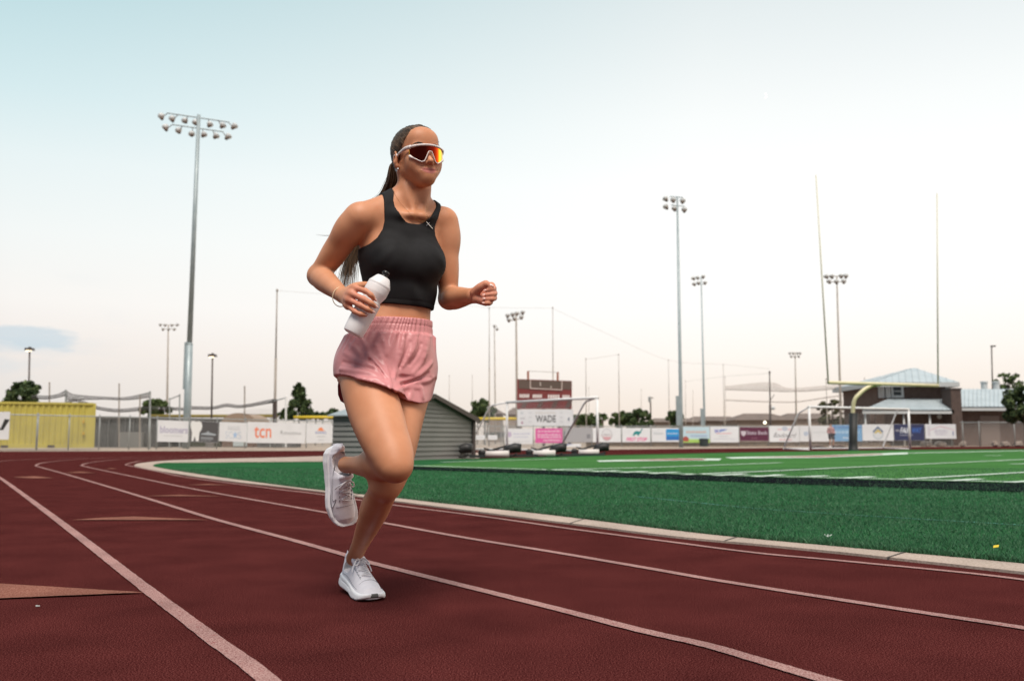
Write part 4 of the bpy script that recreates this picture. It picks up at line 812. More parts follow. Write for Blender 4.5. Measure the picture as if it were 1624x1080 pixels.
for i in range(4): q.prism([e[i], e[(i + 1) % 4], e[(i + 1) % 4] - V3(0, 0, .42), e[i] - V3(0, 0, .42)], unit(V3(*((e[i] + e[(i + 1) % 4]) / 2 - ap)) * V3(1, 1, 0)) * .05)
q.build('fascia', M_fasc, rf)
# windows of the upper storey
for wx0, wx1, wy0, wy1, side in ((1417, 1428.5, 613.5, 627, 0),):
    a, b = A(wx0, wy1, -.03), A(wx1, wy0, -.03); f = MB().bbox((a[0] - .25, Yb - .06, a[2] - .2), (b[0] + .25, Yb - .005, b[2] + .2)).build('window', M_wtrim, o); MB().bbox((a[0], Yb - .09, a[2]), (b[0], Yb - .063, b[2])).build('pane', M_glass, f); MB().bbox((a[0] - .02, Yb - .11, (a[2] + b[2]) / 2 - .03), (b[0] + .02, Yb - .093, (a[2] + b[2]) / 2 + .03)).build('mullion', M_wtrim, f)
for wx0, wx1 in ((1395, 1402), (1404.5, 1411.5)):
    a, b = A(wx0, 629, -.03), A(wx1, 612, -.03); f = MB().bbox((a[0] - .1, Yb - .06, a[2] - .1), (b[0] + .1, Yb - .005, b[2] + .1)).build('window', M_wtrim, o); MB().bbox((a[0], Yb - .09, a[2]), (b[0], Yb - .063, b[2])).build('pane', mat('bright window', (.55, .54, .52), .2), f)
a, b = A(1500.5, 632), A(1503.5, 607); MB().bbox((a[0], Yb - .08, a[2]), (b[0], Yb - .006, b[2])).build('downspout', M_wtrim, o)
# skirt roof of the lower storey
t0, t1, b0, b1 = A(1408, 632.5, -.01), A(1511, 633, -.01), A(1368, 650, -3), A(1513, 650, -3)
q = MB(); q.prism([b0, b1, t1, t0], (0, .0, -.10))
for t in np.linspace(.04, .96, 22): q.tube(b0 + (b1 - b0) * t + V3(0, 0, .04), t0 + (t1 - t0) * t + V3(0, 0, .04), .03, n=4)
lr = q.build('lower_roof', M_metal, o); MB().prism([b0, b1, b1 - V3(0, 0, .34), b0 - V3(0, 0, .34)], (0, .08, 0)).build('fascia', M_fasc, lr)
x0l, x1l = A(1376, 660)[0], A(1514, 660)[0]; MB().bbox((x0l, Yb - .6, 0), (x1l, Yb - .02, A(1450, 654)[2])).build('lower_wall', M_brick, o)
for c0, c1 in ((1384, 1397),): MB().bbox((A(c0, 660)[0], Yb - .75, 0), (A(c1, 660)[0], Yb - .61, A(1390, 655)[2])).build('pilaster', M_br2, o)
for c0 in (1372, 1433, 1474): MB().tube(V3(A(c0, 660, -2.6)[0], Yb - 2.6, 0), A(c0, 653, -2.6), .09).build('porch_post', M_wtrim, o, smooth=True)
p = A(1489, 660.5, -.65); MB().lathe([(.05, 0), (.2, .04), (.22, .12), (.05, .16)], p, (0, -1, 0), 12).build('wall_lamp', M_wtrim, o)
# brick pier and the long right wing
o = empty('brick_pier', A(1518, 700, -3) * V3(1, 1, 0), 'tall dark brick pier between the press box and the right wing', 'pier')
a, b = A(1511.5, 690, -3), A(1524, 617.5, -3); MB().bbox((a[0], Yb - 3, 0), (b[0], Yb - 1.2, b[2])).build('shaft', mat('dark brick', (.075, .053, .046), .9, (.10, .07, .06), 3), o); MB().bbox((a[0] - .06, Yb - 3.06, b[2]), (b[0] + .06, Yb - 1.14, b[2] + .12)).build('cap', M_trim, o)
o = empty('clubhouse', A(1600, 700, 3) * V3(1, 1, 0), 'long low brick wing with a pale standing seam roof at the right', 'building')
a, b = A(1525, 690), A(1760, 649); MB().bbox((a[0], Yb, 0), (b[0], Yb + 9, b[2] + .05)).build('wall', M_brick, o)
r0, r1, s0, s1 = A(1521, 617, 4.5), A(1760, 617, 4.5), A(1521, 645, -1), A(1760, 645, -1); q = MB(); q.prism([s0, s1, r1, r0], (0, 0, -.1)); q.prism([r0 + V3(0, .01, 0), r1 + V3(0, .01, 0), s1 + V3(0, 11, 0), s0 + V3(0, 11, 0)], (0, 0, -.1))
for t in np.linspace(.01, .99, 36): q.tube(s0 + (s1 - s0) * t + V3(0, 0, .05), r0 + (r1 - r0) * t + V3(0, 0, .05), .035, n=4)
rf = q.build('roof', M_metal, o); MB().prism([s0, s1, s1 - V3(0, 0, .36), s0 - V3(0, 0, .36)], (0, .08, 0)).build('fascia', M_fasc, rf)
for xv in (1561, 1580): p = A(xv, 613, 5.5); MB().lathe([(.30, -.8), (.30, .35), (.36, .36), (.36, .5), (.1, .55)], p, n=12).build('roof_vent', M_fasc, rf)
a, b = A(1556, 700), A(1584, 659); MB().bbox((a[0], Yb - .05, 0), (b[0], Yb - .004, b[2])).build('door', mat('grey brown door', (.20, .155, .135), .7), o)
for i, (x, w_) in enumerate(((1475, 1.0), (1497, 1.2), (1468, .5), (1532, .7), (1600, .9), (1621, 1.0), (1583, .6))):
    f = PR.foot(x); p = f + PR.n * -.6; R = random.Random(i); q = MB(); q.lathe([(w_ * .25, 0), (w_ * .42, .1), (w_ * .36, .3), (w_ * .16, .42)], p, n=9)
    q.v = [(x_ + R.uniform(-.06, .06), y_ + R.uniform(-.06, .06), max(0, z_ + R.uniform(-.05, .05))) for x_, y_, z_ in q.v]
    tag(q.build('boulder', mat('tan boulder', (.36, .28, .23), .9, (.25, .19, .16), 3)), ['tan boulder under the roof line banner, on its left', 'tan boulder under the roof line banner, on its right', 'small boulder below the navy banner', 'boulder right of the brick pier', 'boulder in front of the grey brown door', 'boulder at the far right end of the fence', 'little boulder left of the door boulder'][i], 'boulder', 'boulders along the far fence')
# ------------------------------------------------------------------ distant houses
M_stucco = mat('tan stucco', (.30, .235, .19), .9, (.25, .2, .165), .6); M_tile = mat('brown tile roof', (.175, .135, .115), .9, (.14, .11, .095), 1)
def house(xa, xb, yr, ye, Y, label, hip=.28):
    a, b = at(xa, ye, Y), at(xb, ye, Y); zr = at((xa + xb) / 2, yr, Y)[2]; w_ = b[0] - a[0]; dep = 11; o = empty('house', ((a[0] + b[0]) / 2, Y + dep / 2, 0), label, 'house', 'houses beyond the fields')
    wl = MB().bbox((a[0] + .5, Y + .5, 0), (b[0] - .5, Y + dep - .5, a[2])).build('wall', M_stucco, o)
    c = [V3(a[0], Y, a[2]), V3(b[0], Y, a[2]), V3(b[0], Y + dep, a[2]), V3(a[0], Y + dep, a[2])]; r = [V3(a[0] + w_ * hip, Y + dep / 2, zr), V3(b[0] - w_ * hip, Y + dep / 2, zr)]
    q = MB(); q.add(c + r, [(0, 1, 5, 4), (1, 2, 5), (2, 3, 4, 5), (3, 0, 4), (3, 2, 1, 0)]); q.build('roof', M_tile, o)
    for t in (.2, .5, .78): x = a[0] + w_ * t; MB().bbox((x - .7, Y + .44, 1.0), (x + .7, Y + .497, 2.2)).build('window', M_glass, o)
for args in ((768, 801, 646, 656, 200, 'tan house gable left of the scoreboard', .45), (799, 832, 645, 657, 190, 'tan house gable partly behind the scoreboard', .45), (884, 962, 658, 667, 175, 'low tan house behind the near goal hedge', .2), (1036, 1112, 662, 669, 150, 'long brown roofed house behind the two masts', .12),
             (1098, 1182, 659, 667, 160, 'brown roofed house right of the smaller mast', .15), (1165, 1268, 654, 666, 140, 'big tan roofed house behind the glowing lamp', .28), (1245, 1345, 654, 664, 150, 'tan roofed house behind the right soccer goal', .2), (566, 640, 655, 664, 210, 'small roof far behind the runner', .3)): house(*args)
bp_ = at(1033, 700, 140); bp_[2] = 0; o = empty('utility_pole', bp_, 'wooden utility pole with a crossarm above the hedge', 'utility pole')
MB().tube(bp_, at(1031.5, 629, 140), .14, .1).build('pole', M_wood, o); MB().tube(at(1028, 631, 140), at(1036, 631, 140), .08, n=6).build('crossarm', M_wood, o); MB().lathe([(.1, 0), (.22, .1), (.22, .8), (.1, .9)], at(1030.5, 638, 139.7), n=10).build('transformer', M_galv, o)
# ------------------------------------------------------------------ trees
def leafmat(name, a, b_, c):
    m = mat(name, a, .7, spec=.25); t = m.node_tree; g = t.nodes.new('ShaderNodeNewGeometry'); r = t.nodes.new('ShaderNodeValToRGB'); r.color_ramp.elements.new(.5)
    for q, (p, k) in zip(r.color_ramp.elements, ((0, a), (.55, b_), (1, c))): q.position = p; q.color = (*k, 1)
    t.links.new(g.outputs['Random Per Island'], r.inputs[0]); t.links.new(r.outputs[0], t.nodes['Principled BSDF'].inputs['Base Color']); return m
LM = [leafmat('dark leaves', (.03, .055, .024), (.062, .10, .04), (.125, .165, .06)), leafmat('mid leaves', (.04, .065, .025), (.08, .12, .04), (.13, .175, .06)), leafmat('dusty leaves', (.06, .07, .035), (.10, .11, .05), (.16, .15, .07))]
M_bark = mat('bark', (.10, .075, .055), .95)
def tree(cx, ytop, ybot, wpx, Y, label, kind=0, shape='round', n=2600, leaf=.22, trunk=True, name='tree', cat='tree', group='trees around the field', gap=.0, seed=1):
    R = np.random.default_rng(seed); s = Y / F; W_ = wpx * s; base = at(cx, 700, Y); base[2] = 0; zt = at(cx, ytop, Y)[2]; zb = max(.1, at(cx, ybot, Y)[2]); hh = zt - zb
    o = empty(name, base, label, cat, group)
    nc = 44; cl = []
    for i in range(nc):
        t = R.uniform(0, 1)
        wr = {'round': math.sin(math.pi * (.12 + .80 * t)) ** .7, 'cone': (1 - t) ** .75 * .95 + .12, 'hedge': .95, 'wild': math.sin(math.pi * (.15 + .75 * t)) ** .5}[shape]
        a = R.uniform(0, 6.283); rr = math.sqrt(R.uniform(0, 1)) * wr * W_ / 2
        cl.append((base[0] + rr * math.cos(a), Y + rr * math.sin(a) * .8, zb + hh * (.06 + .88 * t), R.uniform(.07, .17) * min(W_, hh * 1.2) * (1 if shape != 'wild' else .7)))
    cl = np.array(cl); k = R.integers(0, nc, n); d = R.normal(0, 1, (n, 3)); d /= np.linalg.norm(d, axis=1)[:, None]; rad = R.uniform(.35, 1.08, (n, 1)) ** .6
    P = cl[k, :3] + d * rad * cl[k, 3:4] * V3(1, 1, .85)
    P[:, 2] = np.clip(P[:, 2], .05, None); u = R.normal(0, 1, (n, 3)); u /= np.linalg.norm(u, axis=1)[:, None]; v = np.cross(u, R.normal(0, 1, (n, 3))); v /= np.linalg.norm(v, axis=1)[:, None]
    sz = leaf * R.uniform(.5, 1.2, (n, 1)); vs = np.stack([P - u * sz, P + v * sz * .55, P + u * sz, P - v * sz * .55], 1).reshape(-1, 3)
    mk('crown', vs, np.arange(4 * n).reshape(-1, 4), LM[kind], o)
    if trunk:
        q = MB(); r0 = max(.08, W_ * .035); q.path([base, base + V3(.05, 0, zb * .6 + .2), base + V3(-.04, 0, zb + hh * .45), base + V3(0, 0, zb + hh * .85)], [r0, r0 * .85, r0 * .5, r0 * .12], 8)
        for i in range(9):
            c = cl[i, :3]; st = base + V3(0, 0, zb + (c[2] - zb) * .45); q.path([st, (st + c) / 2 + V3(0, 0, -.1), c], [r0 * .4, r0 * .25, r0 * .08], 5)
        q.build('trunk', M_bark, o, smooth=True)
tree(34, 606.5, 640, 46, 75, 'bushy dark tree peeping over the yellow container', 0, 'round', seed=2)
tree(14, 627, 648, 22, 76, 'low dark bush at the left edge behind the container', 0, 'round', 1200, name='bush', cat='bush', seed=3)
tree(245, 634, 664, 46, 92, 'low green shrub behind the dark dugout', 1, 'round', 1800, name='bush', cat='bush', seed=4)
tree(473, 607, 664, 40, 95, 'dark pointed conifer above the tcn banner', 0, 'cone', 4200, .25, seed=5)
tree(452, 649, 664, 24, 96, 'small bush at the foot of the pointed conifer', 0, 'round', 900, name='bush', cat='bush', seed=6)
tree(500, 654, 664, 30, 96, 'thin strip of bush right of the pointed conifer', 0, 'hedge', 900, name='bush', cat='bush', seed=16)
tree(528, 650, 664, 28, 140, 'small round bush left of the shed', 0, 'round', 1300, .3, name='bush', cat='bush', seed=7)
tree(768, 634, 668, 42, 110, 'dark tree between the shed and the scoreboard', 0, 'round', 2600, seed=8)
tree(757, 645, 668, 24, 112, 'lower bush beside the shed roof', 0, 'round', 1000, name='bush', cat='bush', seed=18)
tree(936, 656, 676, 60, 100, 'broad green hedge right of the scoreboard', 1, 'hedge', 2600, .24, name='bush', cat='bush', seed=9)
tree(985, 654, 678, 40, 98, 'round green bush left of the taller dark one', 1, 'round', 2000, .22, name='bush', cat='bush', seed=10)
tree(1013, 649.5, 678, 46, 97, 'dense dark green bush above the dinosaur banner', 0, 'round', 2600, .22, name='bush', cat='bush', seed=11)
tree(1070, 651, 678, 26, 96, 'dark green bush at the foot of the six lamp mast', 0, 'round', 1800, .22, name='bush', cat='bush', seed=12)
tree(1322, 634, 658, 46, 100, 'wispy tree top above the right soccer goal', 2, 'wild', 900, .22, seed=13)
tree(1330, 658, 690, 70, 100, 'dusty green shrubs behind the right soccer goal net', 2, 'hedge', 2200, .25, name='bush', cat='bush', seed=23)
tree(1627, 612, 668, 72, 70, 'dark green tree overhanging the right edge of the picture', 0, 'wild', 4200, .18, seed=14)
tree(1604, 592, 622, 44, 100, 'sparse dark tree behind the pale right wing roof', 1, 'wild', 900, .20, seed=15)
# ------------------------------------------------------------------ crescent moon
P = at(1211.5, 152, 5000); r = 4.6 * 5000 / F; out_ = [(r * math.sin(a), r * math.cos(a)) for a in np.linspace(.35, math.pi - .1, 16)]; inn = [(r * .80 * math.sin(a) , r * math.cos(a)) for a in np.linspace(math.pi - .1, .35, 16)]
q = MB(); q.prism([P + V3(x, 0, z) for x, z in out_ + inn], (0, 8, 0)); tag(q.build('moon', emit('moonlight', (1, 1, .97), .55)), 'thin pale crescent moon high in the sky at the right', 'moon')
# ================================================================== SIGNED DISTANCE MODELLING
class Field:
    def __init__(s, lo, hi, h):
        s.h = h; s.lo = np.asarray(lo, float); n = np.ceil((np.asarray(hi, float) - s.lo) / h).astype(int) + 1
        s.ax = [s.lo[i] + h * np.arange(n[i]) for i in range(3)]; s.d = np.full(n, .2, np.float32)
    def sub(s, lo, hi):
        sl = []
        for i in range(3):
            a = int(np.clip(np.floor((lo[i] - s.lo[i]) / s.h), 0, s.d.shape[i] - 1)); b = int(np.clip(np.ceil((hi[i] - s.lo[i]) / s.h) + 1, 1, s.d.shape[i])); sl.append(slice(a, max(b, a + 1)))
        X, Y, Z = np.meshgrid(*[s.ax[i][sl[i]].astype(np.float32) for i in range(3)], indexing='ij', sparse=True)
        return tuple(sl), X, Y, Z
    def union(s, lo, hi, fn, k=.01, pad=None):
        pad = k * 1.2 + .006 if pad is None else pad
        sl, X, Y, Z = s.sub(np.asarray(lo) - pad, np.asarray(hi) + pad); d = fn(X, Y, Z); a = s.d[sl]
        t = np.clip(.5 + .5 * (a - d) / k, 0, 1); s.d[sl] = a * (1 - t) + d * t - k * t * (1 - t)
    def cut(s, lo, hi, fn, k=.004):
        sl, X, Y, Z = s.sub(np.asarray(lo) - k * 2, np.asarray(hi) + k * 2); d = -fn(X, Y, Z); a = s.d[sl]
        t = np.clip(.5 - .5 * (a - d) / k, 0, 1); s.d[sl] = a * (1 - t) + d * t + k * t * (1 - t)
    def cap(s, p0, p1, r0, r1=None, k=.01):
        r1 = r0 if r1 is None else r1; p0 = np.asarray(p0, float); p1 = np.asarray(p1, float); v = p1 - p0; L2 = v @ v + 1e-12; m = max(r0, r1)
        def fn(X, Y, Z):
            x, y, z = X - p0[0], Y - p0[1], Z - p0[2]; t = np.clip((x * v[0] + y * v[1] + z * v[2]) / L2, 0, 1)
            return np.sqrt((x - t * v[0]) ** 2 + (y - t * v[1]) ** 2 + (z - t * v[2]) ** 2) - (r0 + (r1 - r0) * t)
        s.union(np.minimum(p0, p1) - m, np.maximum(p0, p1) + m, fn, k)
    def chain(s, pts, rs, k=.006, spl=True):
        """one tapered limb along a polyline, with smoothly changing radius"""
        P = np.array(pts, float); r_ = np.array(rs, float)
        if spl and len(P) > 2:
            t = np.concatenate([[0], np.cumsum(np.linalg.norm(np.diff(P, axis=0), axis=1))]); t2 = np.linspace(0, t[-1], 3 * len(P))
            cr = catmull(np.c_[P, r_], 6); tt = np.concatenate([[0], np.cumsum(np.linalg.norm(np.diff(cr[:, :3], axis=0), axis=1))]); t2 = np.linspace(0, tt[-1], 8 * len(P))
            cr = np.stack([np.interp(t2, tt, cr[:, i]) for i in range(4)], 1); P, r_ = cr[:, :3], cr[:, 3]
        def fn(X, Y, Z):
            o = None
            for a, b, ra, rb in zip(P[:-1], P[1:], r_[:-1], r_[1:]):
                v = b - a; x, y, z = X - a[0], Y - a[1], Z - a[2]; t = np.clip((x * v[0] + y * v[1] + z * v[2]) / (v @ v + 1e-12), 0, 1)
                d = np.sqrt((x - t * v[0]) ** 2 + (y - t * v[1]) ** 2 + (z - t * v[2]) ** 2) - (ra + (rb - ra) * t); o = d if o is None else np.minimum(o, d)
            return o
        m = r_.max(); s.union(P.min(0) - m, P.max(0) + m, fn, k)
    @staticmethod
    def ellfn(c, r, R):
        c = np.asarray(c, float); r = np.asarray(r, float)
        def fn(X, Y, Z):
            x, y, z = X - c[0], Y - c[1], Z - c[2]
            q = [(x * R[i][0] + y * R[i][1] + z * R[i][2]) for i in range(3)]
            k0 = np.sqrt(sum((q[i] / r[i]) ** 2 for i in range(3))); k1 = np.sqrt(sum((q[i] / r[i] ** 2) ** 2 for i in range(3))) + 1e-9
            return k0 * (k0 - 1) / k1
        return fn
    def ell(s, c, r, R=((1, 0, 0), (0, 1, 0), (0, 0, 1)), k=.01, cut=False):
        fn = s.ellfn(c, r, R); m = max(r); c = np.asarray(c, float)
        (s.cut if cut else s.union)(c - m, c + m, fn, k)
    def mesh(s, smooth=2):
        v, q = surface_nets(s.d, 0.0); v = s.lo + v * s.h
        return laplace(v, q, smooth), q
def surface_nets(d, iso=0.):
    s = d < iso; n = np.array(d.shape)
    c = np.zeros(n - 1, np.uint8)
    for a in (0, 1):
        for b in (0, 1):
            for e in (0, 1): c += s[a:n[0] - 1 + a, b:n[1] - 1 + b, e:n[2] - 1 + e]
    I, J, K = np.nonzero((c > 0) & (c < 8)); idx = np.full(n - 1, -1, np.int32); idx[I, J, K] = np.arange(len(I))
    acc = np.zeros((len(I), 3)); cnt = np.zeros(len(I)); co = [(a, b, e) for a in (0, 1) for b in (0, 1) for e in (0, 1)]
    for p in co:
        for ax in range(3):
            if p[ax]: continue
            q = list(p); q[ax] = 1; q = tuple(q); va = d[I + p[0], J + p[1], K + p[2]]; vb = d[I + q[0], J + q[1], K + q[2]]
            m = (va < iso) != (vb < iso); t = np.where(m, (iso - va) / np.where(m, vb - va, 1), 0)
            for i in range(3): acc[:, i] += np.where(m, p[i] + (t if i == ax else 0), 0)
            cnt += m
    V = np.stack([I, J, K], 1) + acc / cnt[:, None]; Q = []
    for ax in range(3):
        u, w_ = (ax + 1) % 3, (ax + 2) % 3; sl0 = [slice(None)] * 3; sl1 = [slice(None)] * 3; sl0[ax] = slice(0, -1); sl1[ax] = slice(1, None)
        ch = s[tuple(sl0)] != s[tuple(sl1)]; sgn = s[tuple(sl0)]; P = np.stack(np.nonzero(ch), 1)
        ok = (P[:, u] > 0) & (P[:, w_] > 0) & (P[:, u] < n[u] - 1) & (P[:, w_] < n[w_] - 1); P = P[ok]
        def g(du, dw): R_ = P.copy(); R_[:, u] += du; R_[:, w_] += dw; return idx[R_[:, 0], R_[:, 1], R_[:, 2]]
        q = np.stack([g(-1, -1), g(0, -1), g(0, 0), g(-1, 0)], 1); f = ~sgn[P[:, 0], P[:, 1], P[:, 2]]; q[f] = q[f][:, ::-1]; Q.append(q)
    return V, np.vstack(Q)
def laplace(v, q, it, lam=.5):
    e = np.vstack([q[:, [0, 1]], q[:, [1, 2]], q[:, [2, 3]], q[:, [3, 0]]]); n = len(v)
    cnt = np.bincount(e[:, 0], minlength=n) + np.bincount(e[:, 1], minlength=n); cnt = np.maximum(cnt, 1)
    for k in range(it):
        for l in (lam, -lam * .92) if it > 3 else (lam,):
            s = np.stack([np.bincount(e[:, 0], v[e[:, 1], i], n) + np.bincount(e[:, 1], v[e[:, 0], i], n) for i in range(3)], 1) / cnt[:, None]; v = v + l * (s - v)
    return v
def qmesh(name, v, q, m, parent=None, loc=None):
    return mk(name, v, q, m, parent, loc, True)
def frame(yaw, pitch=0, roll=0):
    """rows: left, forward, up of a body part facing `yaw` degrees to the camera's right of the camera"""
    R = Matrix.Rotation(math.radians(yaw), 3, 'Z') @ Matrix.Rotation(math.radians(180), 3, 'Z') @ Matrix.Rotation(math.radians(pitch), 3, 'X') @ Matrix.Rotation(math.radians(roll), 3, 'Y')
    left, fwd, up = (np.array(R @ Vector(a)) for a in ((-1, 0, 0), (0, 1, 0), (0, 0, 1))); return np.array([left, fwd, up])
# ================================================================== THE RUNNER
SHS = 1.07                                             # shoe scale
fy = math.radians(30); f = V3(math.sin(fy), -math.cos(fy), 0); pit = math.radians(6); fS = unit(f * math.cos(pit) - V3(0, 0, math.sin(pit))); nS = unit(V3(0, 0, 1) - fS * fS[2])
toe = gnd(595.5, 953.5); OS = V3(toe[0], toe[1], 0) - fS * .272 * SHS; OS[2] = .205 * SHS * math.sin(pit) + .001
J = dict(
    hipR=at(581, 590, 3.05), hipL=at(646, 592, 3.15), kneeR=at(627, 738, 2.83), ankR=at(549, 737, 3.165), kneeL=at(612, 767, 2.97), ankL=OS + fS * .060 * SHS + nS * .098 * SHS,
    shR=at(570, 345, 3.03), shL=at(704, 351, 3.19), elR=at(505, 437, 3.15), wrR=at(544, 469, 2.94), elL=at(712, 474, 3.21), wrL=at(750, 469, 3.00))
SEG = lambda a, b: float(np.linalg.norm(J[a] - J[b]))
print('segments', {k: round(SEG(*k.split('-')), 3) for k in ('hipR-kneeR', 'kneeR-ankR', 'hipL-kneeL', 'kneeL-ankL', 'shR-elR', 'elR-wrR', 'shL-elL', 'elL-wrL', 'shR-shL', 'hipR-hipL')})
mixp = lambda a, b, t: a + (b - a) * t
# torso sections: photo row, centre px, half width, half depth, yaw, depth Y
TS = [(604, 611, .158, .112, 27, 3.10), (565, 612, .158, .112, 27, 3.10), (530, 620, .136, .098, 27, 3.11), (500, 631, .112, .083, 28, 3.11), (478, 634, .110, .081, 29, 3.115), (450, 634, .122, .090, 30, 3.12), (420, 634, .138, .098, 30, 3.125), (390, 635, .144, .098, 30, 3.13), (360, 637, .138, .088, 30, 3.135), (340, 640, .118, .072, 31, 3.14), (324, 646, .080, .058, 33, 3.14), (308, 650, .052, .052, 36, 3.14)]
tz = []; tc_ = []; ta = []; tb = []; ty = []
for y, x, a, b, yaw, Y in TS: p = at(x, y, Y); tz.append(p[2]); tc_.append(p); ta.append(a); tb.append(b); ty.append(math.radians(yaw))
tz, tc_, ta, tb, ty = map(np.array, (tz, tc_, ta, tb, ty))
def smooth_tab(z):
    """section parameters at heights z (1-D), gently smoothed"""
    o = []
    for arr in (tc_[:, 0], tc_[:, 1], ta, tb, ty):
        f = sum(np.interp(z + dz, tz, arr) * w_ for dz, w_ in ((-.02, .2), (-.01, .2), (0, .2), (.01, .2), (.02, .2))); o.append(f)
    return o
def torso_fn(off=0., lo=None, hi=None, front=0.):
    z0, z1_ = (tz[0] if lo is None else lo), (tz[-1] if hi is None else hi)
    def fn(X, Y, Z):
        z = Z.ravel(); cx, cy, a, b, yw = [q.reshape(1, 1, -1).astype(np.float32) for q in smooth_tab(np.clip(z, z0, z1_))]
        x, y = X - cx, Y - cy; u = x * np.cos(yw) + y * np.sin(yw); v = x * np.sin(yw) - y * np.cos(yw)
        e = 2.35; a = a + off; b = b + off
        k = (np.abs(u / a) ** e + np.abs(v / b) ** e) ** (1 / e)
        # scale the radial excess to a distance
        r = np.sqrt(u * u + v * v) + 1e-6; d = (k - 1) * np.minimum(r / np.maximum(k, .2), .2)
        dz = np.maximum(Z - z1_, z0 - Z); return np.where(dz > 0, np.sqrt(np.maximum(d, 0) ** 2 + dz ** 2) + np.minimum(np.maximum(d, -.02), 0), d).astype(np.float32)
    return fn
def tframe(py):
    z = at(640, py, 3.12)[2]; cx, cy, a, b, yw = [float(q[0]) for q in smooth_tab(np.array([z]))]
    Lf, Fw = V3(math.cos(yw), math.sin(yw), 0), V3(math.sin(yw), -math.cos(yw), 0); return V3(cx, cy, z), Lf, Fw, a, b
TLO, THI = V3(-.72, 2.85, tz[0] - .02), V3(-.05, 3.4, tz[-1] + .02)
